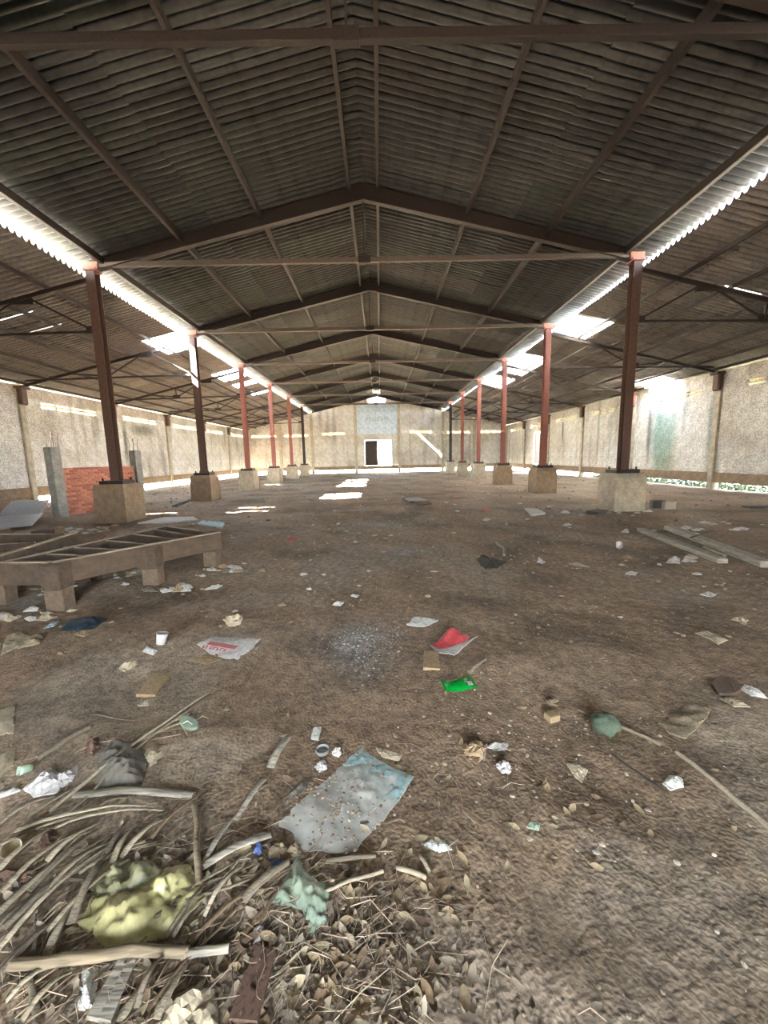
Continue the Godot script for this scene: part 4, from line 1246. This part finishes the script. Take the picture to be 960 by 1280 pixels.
		["pinkish plastic scrap above the clear sheet", "paper_scrap", "scrap", M.milky_sheet, [Vector2(-0.159, -1.898), Vector2(-0.156, -1.986), Vector2(-0.112, -1.990), Vector2(-0.113, -1.884)], 0.01, 0.01],
		["grey plank shaped foil left of the clear sheet", "paper_scrap", "scrap", M.cloth_grey, [Vector2(-0.200, -1.531), Vector2(-0.166, -1.607), Vector2(-0.114, -1.652), Vector2(-0.116, -1.579), Vector2(-0.168, -1.514)], 0.015, 0.012],
		["dark tangle of twigs and plastic in mid floor", "rag", "scrap", M.dark_scrap, [Vector2(1.618, -5.390), Vector2(1.805, -5.746), Vector2(1.869, -5.457), Vector2(2.019, -5.269), Vector2(1.792, -4.970), Vector2(1.604, -4.911)], 0.03, 0.05],
		["white plastic scrap on the left mid floor", "paper_scrap", "scrap", W, [Vector2(-0.279, -3.805), Vector2(-0.244, -3.938), Vector2(-0.162, -3.886), Vector2(-0.185, -3.777)], 0.03, 0.01],
		["white bag beside the near right plank end", "paper_scrap", "scrap", W, [Vector2(4.082, -5.010), Vector2(4.288, -5.198), Vector2(4.384, -5.147), Vector2(4.237, -4.957)], 0.05, 0.02],
		["small white bag touching the right plank", "paper_scrap", "scrap", W, [Vector2(4.315, -5.030), Vector2(4.510, -5.221), Vector2(4.626, -5.211), Vector2(4.448, -4.978)], 0.06, 0.02],
		["white scrap near the nearest right pedestal", "paper_scrap", "scrap", W, [Vector2(4.787, -7.120), Vector2(5.036, -7.418), Vector2(5.125, -7.408), Vector2(4.882, -7.030)], 0.06, 0.02],
		["white litter left of the nearest right pedestal", "paper_scrap", "scrap", W, [Vector2(4.045, -7.906), Vector2(4.258, -8.174), Vector2(4.280, -7.972), Vector2(4.113, -7.803)], 0.04, 0.02],
		["white shard standing on the mid right floor", "paper_scrap", "scrap", W, [Vector2(2.425, -5.234), Vector2(2.533, -5.442), Vector2(2.545, -5.224), Vector2(2.468, -5.148)], 0.04, 0.02],
		["pale flat scrap at the far right floor", "paper_scrap", "scrap", W, [Vector2(3.614, -3.871), Vector2(3.758, -3.959), Vector2(3.795, -3.882), Vector2(3.669, -3.796)], 0.02, 0.02],
		["red scrap on the left mid floor", "paper_scrap", "scrap", M.red_plastic, [Vector2(-1.558, -7.020), Vector2(-1.517, -7.230), Vector2(-1.345, -7.138), Vector2(-1.374, -6.865)], 0.03, 0.02],
		["green plastic scrap behind the long trestle frame", "paper_scrap", "scrap", M.green_net, [Vector2(-4.052, -9.170), Vector2(-4.136, -9.531), Vector2(-3.954, -9.387), Vector2(-3.837, -9.031)], 0.05, 0.02],
	]
	for q in list: crumple(q[1], q[0], q[2], q[3], q[4], q[5], q[6])
	for q in [["white crushed cup standing left of the printed bag", Vector2(-1.576, -2.974), 0.045, 0.09, 0.25, W], ["small clear plastic cup above the white bag", Vector2(-1.502, -1.716), 0.022, 0.05, 1.2, M.mint_sheet], ["cream crushed paper cup at the left edge", Vector2(-1.225, -1.325), 0.032, 0.075, 1.0, C], ["white cup lying between pedestal and planks", Vector2(4.033, -5.949), 0.06, 0.12, 1.3, W]]:
		cup_at(q[0], q[1], q[2], q[3], q[4], q[5])
	for q in [["yellowish crumpled paper ball beyond the printed bag", Vector2(-1.118, -3.356), Vector3(0.085, 0.05, 0.06), C], ["white crumpled paper ball right of the clear sheet", Vector2(0.815, -1.645), Vector3(0.035, 0.022, 0.032), W], ["white scrap lump above the clear sheet", Vector2(-0.003, -1.789), Vector3(0.026, 0.02, 0.024), W], ["torn white scrap lump left of the clear sheet", Vector2(-0.072, -1.703), Vector3(0.03, 0.018, 0.028), W], ["tan dry husk beside the white folded paper", Vector2(0.696, -1.754), Vector3(0.06, 0.028, 0.045), N]]:
		lump_at(q[0], q[1], q[2], q[3])
	# white rubbish heaped under and behind the trestles
	var r := RandomNumberGenerator.new(); r.seed = 909
	for h in [[Vector2(-6.458, -8.739), 0.9, 0.55, 34, "in the heap behind the trestle frames"], [Vector2(-3.198, -5.148), 0.3, 0.3, 24, "in the heap under the long trestle"], [Vector2(-1.840, -5.190), 0.4, 0.16, 16, "by the far leg of the long trestle"], [Vector2(-3.858, -4.573), 0.4, 0.25, 18, "under the near end of the trestle"], [Vector2(-2.232, -4.459), 0.28, 0.14, 12, "by the middle trestle leg"], [Vector2(-3.356, -3.703), 0.3, 0.15, 10, "at the left edge before the trestle"], [Vector2(5.259, -9.738), 1.6, 0.9, 26, "left of the nearest right pedestal"], [Vector2(6.541, -7.317), 1.5, 0.7, 26, "behind the grey planks"], [Vector2(4.034, -4.974), 0.9, 0.5, 10, "around the grey planks"], [Vector2(1.289, -5.896), 3.6, 2.6, 40, "strewn over the middle of the floor"], [Vector2(-1.030, -10.742), 6.0, 4.5, 30, "strewn over the far floor"]]:
		for i in h[3]:
			var c: Vector2 = h[0] + Vector2(r.randfn(0, 0.6) * h[1], r.randfn(0, 0.6) * h[2])
			var strewn := String(h[4]).begins_with("strewn")
			if strewn: c = h[0] + Vector2(r.randf_range(-1, 1) * h[1], r.randf_range(-1, 1) * h[2])
			var k := r.randf_range(0.03, 0.09) * (1.0 + clampf(-c.y * 0.06, 0, 1.0)) * (0.55 if strewn else 1.0)
			if absf(absf(c.x) - ROW) < 0.6 and absf(c.y - Z1) < 0.6: c.y += 0.9      # clear of the pedestals
			var a := r.randf_range(0, TAU)
			var pts := []
			for e in 4: pts.append(c + Vector2(cos(a + e * TAU / 4.0), sin(a + e * TAU / 4.0) * 0.7) * k * r.randf_range(0.6, 1.3))
			var mm: Material = [W, C, M.cloth_grey, W, M.milky_sheet, N][r.randi_range(0, 5)]
			crumple("rubbish_scrap", "small crumpled paper or plastic scrap %s" % h[4], "scrap", mm, pts, k * 0.16, k * 0.3, "rubbish " + h[4])
	# -- sticks, stalks and logs
	var s0: Material = M.stalk0
	var s1: Material = M.stalk1
	var s2: Material = M.stalk2
	stick("log", "long pale split log across the bottom left litter", "log", M.timber_pale, Vector2(-0.871, -0.941), Vector2(-0.367, -0.981), 0.015, 0.016, 0.02)
	stick("log", "dark log end continuing the pale split log", "log", M.timber_grey, Vector2(-0.384, -0.977), Vector2(-0.245, -0.990), 0.013, 0.012, 0.01)
	stick("stick", "straight pale stick pointing at the yellow bag", "stick", M.timber_pale, Vector2(-0.584, -1.480), Vector2(-0.422, -1.168), 0.011, 0.012, 0.02)
	stick("stick", "long straight stick at the right edge", "stick", s2, Vector2(1.695, -1.709), Vector2(1.777, -1.307), 0.010, 0.013, 0.0, "", 0.005)
	stick("stick", "thin stick behind the green net ball", "stick", s0, Vector2(1.380, -2.057), Vector2(1.662, -1.769), 0.006, 0.011)
	stick("stick", "dark wire curving below the green net ball", "wire", M.dark_scrap, Vector2(1.378, -1.715), Vector2(1.473, -1.479), 0.005, 0.005, 0.0, "", 0.03)
	stick("stick", "pale twig right of the pale green plastic", "stick", s2, Vector2(0.022, -1.142), Vector2(0.232, -1.201), 0.006, 0.006, 0.015)
	stick("stick", "stubby pale twig in the centre litter", "stick", s2, Vector2(0.282, -1.208), Vector2(0.386, -1.170), 0.008, 0.009, 0.01)
	stick("stick", "short upright pale twig beside the stubby one", "stick", s2, Vector2(0.374, -1.242), Vector2(0.400, -1.189), 0.008, 0.008, 0.01)
	stick("stick", "brown twig below the clear sheet", "stick", s1, Vector2(0.018, -1.249), Vector2(0.205, -1.256), 0.009, 0.007, 0.01)
	stick("stick", "thick brown twig beside the pale green plastic", "stick", s1, Vector2(-0.243, -1.110), Vector2(-0.124, -1.241), 0.015, 0.012, 0.02)
	stick("stick", "dark branch beside the tan card", "branch", s1, Vector2(0.823, -2.419), Vector2(0.979, -2.574), 0.014, 0.01, 0.02)
	stick("stick", "curved pale stick in mid floor", "stick", s2, Vector2(2.184, -6.308), Vector2(2.086, -5.622), 0.03, 0.02, 0.0, "", 0.1)
	stick("stick", "weathered slat leaning left of the clear sheet", "slat", M.timber_grey, Vector2(-0.316, -1.687), Vector2(-0.277, -1.902), 0.022, 0.02, 0.03, "", 0.01, 0.4)
	stick("stick", "weathered slat lying below its neighbour left of the sheet", "slat", M.timber_grey, Vector2(-0.386, -1.422), Vector2(-0.324, -1.621), 0.013, 0.012, 0.02, "", 0.01, 0.4)
	stick("stick", "grey slat pointing at the straight pale stick", "slat", M.timber_grey, Vector2(-0.445, -1.236), Vector2(-0.412, -1.430), 0.012, 0.012, 0.01, "", 0.01, 0.4)
	stick("stick", "wide grey slat above the blue scrap", "slat", M.timber_grey, Vector2(-0.443, -1.233), Vector2(-0.221, -1.352), 0.018, 0.016, 0.02, "", 0.01, 0.35)
	stick("stick", "wide grey slat lying level under the grey cloth", "slat", M.timber_grey, Vector2(-1.164, -1.561), Vector2(-0.618, -1.536), 0.022, 0.02, 0.02, "", 0.005, 0.4)
	stick("stick", "long thin stalk slanting past the grey cloth", "stalk", s2, Vector2(-1.198, -1.468), Vector2(-0.887, -2.313), 0.009, 0.006, 0.03)
	stick("stick", "second thin stalk beside the long slanting one", "stalk", s0, Vector2(-1.145, -1.437), Vector2(-0.935, -2.155), 0.008, 0.005, 0.02)
	stick("stick", "brown batten above the white bag", "stick", s1, Vector2(-1.510, -1.762), Vector2(-1.421, -1.987), 0.016, 0.014, 0.02)
	stick("stick", "thin brown twig on bare earth at the left", "stick", s1, Vector2(-1.525, -2.134), Vector2(-1.213, -2.073), 0.005, 0.004)
	stick("stick", "pale long leaf stalk under the shoe strap", "stalk", M.leaf2, Vector2(-1.087, -1.872), Vector2(-0.885, -2.053), 0.012, 0.006, 0.01, "", 0.02, 0.4)
	
	var stalks := [
		[Vector2(-1.047, -1.088), Vector2(-0.950, -1.382), 0.0154, 0.0061],
		[Vector2(-0.979, -1.039), Vector2(-0.853, -1.347), 0.0158, 0.0035],
		[Vector2(-0.944, -0.983), Vector2(-0.848, -1.302), 0.0121, 0.0053],
		[Vector2(-1.087, -1.140), Vector2(-0.986, -1.370), 0.0140, 0.0040],
		[Vector2(-1.009, -1.158), Vector2(-0.941, -1.389), 0.0147, 0.0063],
		[Vector2(-1.183, -1.228), Vector2(-1.149, -1.395), 0.0150, 0.0059],
		[Vector2(-0.828, -1.023), Vector2(-0.728, -1.252), 0.0103, 0.0077],
		[Vector2(-0.767, -1.042), Vector2(-0.810, -1.283), 0.0158, 0.0052],
		[Vector2(-0.787, -0.970), Vector2(-0.813, -1.100), 0.0157, 0.0086],
		[Vector2(-1.302, -1.334), Vector2(-1.007, -1.470), 0.0078, 0.0067],
		[Vector2(-1.387, -1.437), Vector2(-1.243, -1.547), 0.0130, 0.0087],
		[Vector2(-1.271, -1.385), Vector2(-0.740, -1.484), 0.0127, 0.0038],
		[Vector2(-1.289, -1.463), Vector2(-1.132, -1.652), 0.0110, 0.0060],
		[Vector2(-1.012, -1.477), Vector2(-0.905, -1.525), 0.0110, 0.0088],
		[Vector2(-1.116, -1.394), Vector2(-0.710, -1.468), 0.0095, 0.0043],
		[Vector2(-0.925, -1.131), Vector2(-0.850, -1.315), 0.0112, 0.0068],
		[Vector2(-0.891, -0.927), Vector2(-0.839, -1.061), 0.0154, 0.0065],
		[Vector2(-0.819, -0.876), Vector2(-0.757, -0.951), 0.0087, 0.0086],
		[Vector2(-0.738, -0.837), Vector2(-0.684, -0.932), 0.0109, 0.0071],
		[Vector2(-0.443, -0.853), Vector2(-0.435, -0.971), 0.0108, 0.0043],
		[Vector2(-0.383, -0.840), Vector2(-0.366, -0.960), 0.0129, 0.0076],
		[Vector2(-0.456, -1.010), Vector2(-0.404, -1.173), 0.0079, 0.0058],
		[Vector2(-0.435, -1.018), Vector2(-0.373, -1.142), 0.0096, 0.0040],
		[Vector2(-0.358, -1.071), Vector2(-0.295, -1.218), 0.0082, 0.0088],
		[Vector2(-0.477, -0.831), Vector2(-0.442, -0.942), 0.0148, 0.0053],
		[Vector2(-0.819, -1.275), Vector2(-0.837, -1.421), 0.0134, 0.0033],
		[Vector2(-0.752, -1.253), Vector2(-0.688, -1.416), 0.0152, 0.0062],
		[Vector2(-0.767, -1.230), Vector2(-0.775, -1.384), 0.0142, 0.0047],
		[Vector2(-1.004, -1.044), Vector2(-0.981, -1.133), 0.0098, 0.0051],
		[Vector2(-1.027, -1.251), Vector2(-0.965, -1.403), 0.0157, 0.0056]]
	for k in stalks.size():
		var q: Array = stalks[k]
		stick("palm_stalk", "dry split palm stalk in the tangled heap at the bottom left", "stalk", [s0, s1, s2][k % 3], q[0], q[1], q[2], q[3], 0.02 + 0.012 * (k % 4), "tangled palm stalks", 0.03, 0.45)
	r.seed = 616
	for k in 34:
		var c: Vector2 = [Vector2(-0.985, -1.236), Vector2(-0.708, -1.317), Vector2(-0.779, -0.960), Vector2(-0.396, -1.118), Vector2(-0.409, -0.900), Vector2(-0.190, -1.162)][k % 6] + Vector2(r.randfn(0, 0.12), r.randfn(0, 0.07))
		if c.y > -0.75: c.y = -0.75
		var a := r.randfn(-0.9, 0.5)
		var d := Vector2(cos(a), sin(a)) * r.randf_range(0.07, 0.2)
		stick("palm_leaflet", "short flat dry palm leaflet lying across the litter heap", "leaflet", [s1, s0, s1, M.leaf1][k % 4], c - d, c + d, r.randf_range(0.004, 0.012), 0.003, r.randf_range(0.0, 0.03), "palm leaflets in the heap", 0.06, 0.25)
	# -- shoe sole, net ball, bowl, blocks
	for q in [["worn brown shoe sole lying at the right", Vector2(2.420, -2.241), 0.13, 0.055, 0.6, M.sole], ["pale green sandal with its strap at the left", Vector2(-0.874, -2.012), 0.085, 0.03, -0.6, M.mint_sheet]]:
		var s := stool()
		var ring := []
		for i in 20:
			var t := TAU * i / 20.0
			ring.append(Vector3(cos(t) * q[2], 0, sin(t) * q[3] * (1.0 + 0.22 * cos(t) - 0.18 * cos(2.0 * t))))
		for i in 20:
			var a: Vector3 = ring[i]; var b: Vector3 = ring[(i + 1) % 20]
			var u := Vector3(0, 0.016, 0)
			quad(s, a, b, b + u, a + u, a + b)
			tri(s, u, a + u, b + u, Vector3.UP); tri(s, Vector3.ZERO, a, b, Vector3.DOWN)
		var so := thing("sandal", q[0], "shoe", G(q[1], 0.006), q[4])
		part("sole", done(s), q[5], so)
		var st := stool()
		tube(st, [Vector3(q[2] * 0.5, 0.016, 0), Vector3(q[2] * 0.2, 0.035, q[3] * 0.4), Vector3(-q[2] * 0.1, 0.016, q[3] * 0.9)], [0.004, 0.005, 0.004], 6)
		part("strap", done(st), q[5], so)
	var nb := stool()
	nb.set_smooth_group(0)
	for i in 16:
		for j in 10:
			var q := []
			for e in [[0, 0], [1, 0], [1, 1], [0, 1]]:
				var t: float = TAU * (i + e[0]) / 16.0
				var f: float = PI * (j + e[1]) / 10.0
				var d := Vector3(sin(f) * cos(t), cos(f), sin(f) * sin(t))
				q.append(d * 0.065 * (1.0 + 0.35 * nr.get_noise_3d(d.x * 70.0, d.y * 70.0, d.z * 70.0)) * Vector3(1.15, 0.8, 1))
			if (q[2] - q[0]).cross(q[3] - q[1]).length() > 1e-8: quad(nb, q[0], q[1], q[2], q[3], q[0] + q[2])
	single("net_ball", done(nb), M.green_net, G(Vector2(1.442, -1.888), 0.045), "grey green balled up netting beside the thin stick", "net")
	var cup := stool()
	cup.set_smooth_group(0)
	for i in 16:
		var prof := [[0.0, 0.012], [0.028, 0.012], [0.034, 0.02], [0.036, 0.012], [0.03, 0.0]]
		for k in 4:
			var t0 := TAU * i / 16.0; var t1 := TAU * (i + 1) / 16.0
			var a := Vector3(cos(t0) * prof[k][0], prof[k][1], sin(t0) * prof[k][0]); var b := Vector3(cos(t1) * prof[k][0], prof[k][1], sin(t1) * prof[k][0])
			var c := Vector3(cos(t1) * prof[k + 1][0], prof[k + 1][1], sin(t1) * prof[k + 1][0]); var d := Vector3(cos(t0) * prof[k + 1][0], prof[k + 1][1], sin(t0) * prof[k + 1][0])
			if k == 0: tri(cup, a, c, d, Vector3.UP)
			else: quad(cup, a, b, c, d, Vector3(a.x + b.x, 0.05, a.z + b.z))
	single("jar_lid", done(cup), M.concrete_grey, G(Vector2(-0.079, -1.803), 0.002), "round grey lid lying above the clear sheet", "lid")
	for q in [["small tan block on the earth right of the packet", Vector2(1.207, -2.007), Vector3(0.07, 0.04, 0.06), M.paper_tan], ["red brick fragment on the far floor", Vector2(3.085, -10.239), Vector3(0.24, 0.1, 0.12), M.brick0], ["reddish mound piece on the far floor", Vector2(3.016, -13.791), Vector3(0.3, 0.12, 0.2), M.brick1], ["dark concrete block behind the nearest right pedestal", Vector2(7.642, -10.118), Vector3(0.34, 0.24, 0.3), M.dark_scrap], ["grey concrete block right of the dark block", Vector2(7.765, -9.936), Vector3(0.3, 0.2, 0.26), M.concrete], ["flat dark slab before the nearest right pedestal", Vector2(5.537, -9.276), Vector3(0.5, 0.1, 0.3), M.dark_scrap], ["black lump on the far left floor", Vector2(-2.532, -9.312), Vector3(0.14, 0.07, 0.12), M.dark_scrap], ["dark lump on the far right floor", Vector2(9.765, -9.597), Vector3(0.6, 0.12, 0.4), M.dark_scrap], ["grey rounded stone at the plank end", Vector2(4.468, -5.057), Vector3(0.16, 0.12, 0.14), M.concrete], ["pale rounded stone above the tan block", Vector2(1.269, -2.135), Vector3(0.08, 0.045, 0.06), M.concrete_brown]]:
		var o := single("rubble_block", stone_mesh(int(q[2].x * 1000.0) + 3) if String(q[0]).contains("stone") or String(q[0]).contains("lump") or String(q[0]).contains("mound") else block_mesh(Vector3.ONE, 0.09), q[3], G(q[1], q[2].y * 0.42), q[0], "block")
		o.scale = q[2]
		o.rotation.y = float(int(q[2].x * 100.0) % 6) * 0.3
	# -- dead leaves, each its own
	var meshes := []
	for k in 8: meshes.append(leaf_mesh(200 + k, 0.052))
	r.seed = 515
	var clusters := [[Vector2(0.108, -0.997), 0.10, 0.12, 46], [Vector2(-0.097, -0.927), 0.12, 0.09, 44], [Vector2(0.209, -0.886), 0.12, 0.08, 30], [Vector2(-0.267, -1.139), 0.12, 0.1, 28], [Vector2(0.342, -1.100), 0.1, 0.12, 26], [Vector2(0.506, -1.417), 0.16, 0.14, 16], [Vector2(0.010, -1.638), 0.2, 0.16, 16], [Vector2(-0.647, -0.976), 0.2, 0.1, 22], [Vector2(1.239, -1.645), 0.3, 0.25, 20], [Vector2(1.131, -1.329), 0.25, 0.1, 14], [Vector2(-0.710, -1.710), 0.3, 0.2, 14], [Vector2(0.883, -1.999), 0.3, 0.3, 14], [Vector2(0.320, -0.860), 0.1, 0.05, 8]]
	for c in clusters:
		for i in c[3]:
			var p: Vector2 = c[0] + Vector2(r.randfn(0, 1) * c[1], r.randfn(0, 1) * c[2])
			if p.y > -0.66: p.y = -0.66 - r.randf() * 0.5
			var k := r.randf_range(0.5, 1.15)
			var o := part(numbered("dead_leaf"), meshes[r.randi_range(0, 7)], M["leaf%d" % [0, 0, 1, 2, 2, 3][r.randi_range(0, 5)]], self)
			o.transform = Transform3D((Basis(Vector3.UP, r.randf_range(0, TAU)) * Basis(Vector3.RIGHT, r.randf_range(-0.3, 0.3)) * Basis(Vector3.BACK, r.randf_range(-0.4, 0.4))).scaled(Vector3.ONE * k), G(p, 0.006 * k))
			tag(o, "dry curled brown leaf lying in the litter", "leaf", "dead leaves on the floor", "thing")
	# leaf fragments matted between the stalks
	var bits := func(q: RandomNumberGenerator) -> Vector2:
		var c: Vector2 = [Vector2(-0.803, -1.153), Vector2(-0.131, -0.964), Vector2(0.110, -0.977), Vector2(-0.457, -1.250), Vector2(-0.536, -0.920), Vector2(0.209, -0.870)][q.randi_range(0, 5)]
		var p := c + Vector2(q.randfn(0, 0.2), q.randfn(0, 0.12))
		return Vector2(p.x, minf(p.y, -0.66))
	scatter("leaf_fragments", "broken dry leaf fragments matted over the bottom left litter", "leaf litter", leaf_mesh(300, 1.0), M.stones, 1500, 6, bits, 0.018, 0.06, [Color(0.36, 0.29, 0.205), Color(0.27, 0.21, 0.145), Color(0.44, 0.37, 0.275), Color(0.19, 0.145, 0.10)])
	# -- gravel, crumbs of earth and chips: nobody could count them
	var tones := [Color(0.30, 0.23, 0.155), Color(0.22, 0.16, 0.105), Color(0.36, 0.29, 0.21), Color(0.16, 0.11, 0.07), Color(0.25, 0.18, 0.12)]
	var near := func(q: RandomNumberGenerator) -> Vector2: return Vector2(q.randf_range(-2.2, 2.6), -0.7 - 3.2 * pow(q.randf(), 1.4))
	var mid := func(q: RandomNumberGenerator) -> Vector2: return Vector2(q.randf_range(-5.5, 6.0), q.randf_range(-9.5, -2.8))
	var far := func(q: RandomNumberGenerator) -> Vector2: return Vector2(q.randf_range(-12.5, 12.5), q.randf_range(-30.0, -8.0))
	scatter("earth_crumbs", "crumbs of earth and fine gravel over the near floor", "gravel", stone_mesh(1), M.stones, 4200, 1, near, 0.003, 0.016, tones)
	scatter("gravel_chips", "scattered stones and chips over the middle floor", "gravel", stone_mesh(2), M.stones, 3600, 2, mid, 0.008, 0.05, tones)
	scatter("rubble_crumbs", "scattered crumbs of rubble over the far floor", "gravel", stone_mesh(3), M.stones, 3000, 3, far, 0.02, 0.09, tones + [Color(0.5, 0.47, 0.42)])
	var chip := func(q: RandomNumberGenerator) -> Vector2: return Vector2(0.911, -1.813) + Vector2(q.randfn(0.1, 0.5), q.randfn(0, 0.35))
	scatter("pale_chips", "pale flakes and chips scattered right of the clear sheet", "chips", stone_mesh(4), M.stones, 320, 4, chip, 0.006, 0.022, [Color(0.44, 0.37, 0.27), Color(0.36, 0.29, 0.2), Color(0.5, 0.45, 0.36)])
	var on_sheet := func(q: RandomNumberGenerator) -> Vector2: return Vector2(0.049, -1.449) + Vector2(q.randfn(0, 0.1), q.randfn(0, 0.12))
	scatter("sheet_dirt", "crumbs of dirt and dead leaf lying on the clear sheet", "dirt", stone_mesh(6), M.stones, 170, 7, on_sheet, 0.02, 0.045, [Color(0.30, 0.23, 0.16), Color(0.22, 0.16, 0.11), Color(0.40, 0.34, 0.26)], 0.018, 0.35)
	var ashes := func(q: RandomNumberGenerator) -> Vector2: return Vector2(0.089, -2.943) + Vector2(q.randfn(0, 0.16), q.randfn(0, 0.24))
	scatter("ash_crumbs", "pale grey lime crumbs spilled in the middle of the floor", "chips", stone_mesh(5), M.stones, 500, 5, ashes, 0.005, 0.022, [Color(0.36, 0.34, 0.30), Color(0.28, 0.25, 0.21), Color(0.42, 0.40, 0.36)])

func _ready() -> void:
	# -- camera, sky, sun, exposure
	var cam := Camera3D.new()
	cam.name = "camera"
	add_child(cam)
	cam.position = Vector3(0.2556, 1.5, 0.0)
	cam.rotation = Vector3(-0.1415, -0.0064, -0.0216)
	cam.fov = 106.26
	cam.near = 0.02
	cam.far = 400.0
	cam.current = true
	var sm := ProceduralSkyMaterial.new()
	sm.sky_top_color = Color(0.80, 0.86, 0.94)
	sm.sky_horizon_color = Color(0.97, 0.97, 0.96)
	sm.ground_bottom_color = Color(0.50, 0.47, 0.38)
	sm.ground_horizon_color = Color(0.80, 0.82, 0.76)
	sm.sky_curve = 0.25
	sm.sun_angle_max = 1.0
	var sky := Sky.new()
	sky.sky_material = sm
	var env := Environment.new()
	env.background_mode = Environment.BG_SKY
	env.sky = sky
	env.background_energy_multiplier = SKY_E
	env.tonemap_mode = Environment.TONE_MAPPER_LINEAR
	env.tonemap_exposure = EXPOSURE
	env.sdfgi_enabled = true
	env.ssao_enabled = true
	env.ssil_enabled = true
	var we := WorldEnvironment.new()
	we.name = "environment"
	we.environment = env
	add_child(we)
	var sun := DirectionalLight3D.new()
	sun.name = "sun"
	sun.light_color = Color(1.0, 0.965, 0.91)
	sun.light_energy = SUN_E
	sun.light_angular_distance = 0.53
	sun.shadow_enabled = true
	add_child(sun)
	sun.look_at_from_position(Vector3.ZERO, Vector3(1.04, -1.0, -0.06))
	# -- sources of variation
	rng.seed = 2024
	nz.seed = 3; nz.frequency = 0.05; nz.fractal_octaves = 3
	nf.seed = 8; nf.frequency = 0.05; nf.fractal_octaves = 4
	nr.seed = 21; nr.frequency = 0.05; nr.fractal_octaves = 2
	make_textures()
	make_materials()
	# -- structure
	make_floor()
	make_roof()
	make_side_walls()
	make_end_walls()
	make_frames()
	# -- things
	make_outside()
	make_brick_wall()
	make_timber()
	make_litter()
	make_straw()
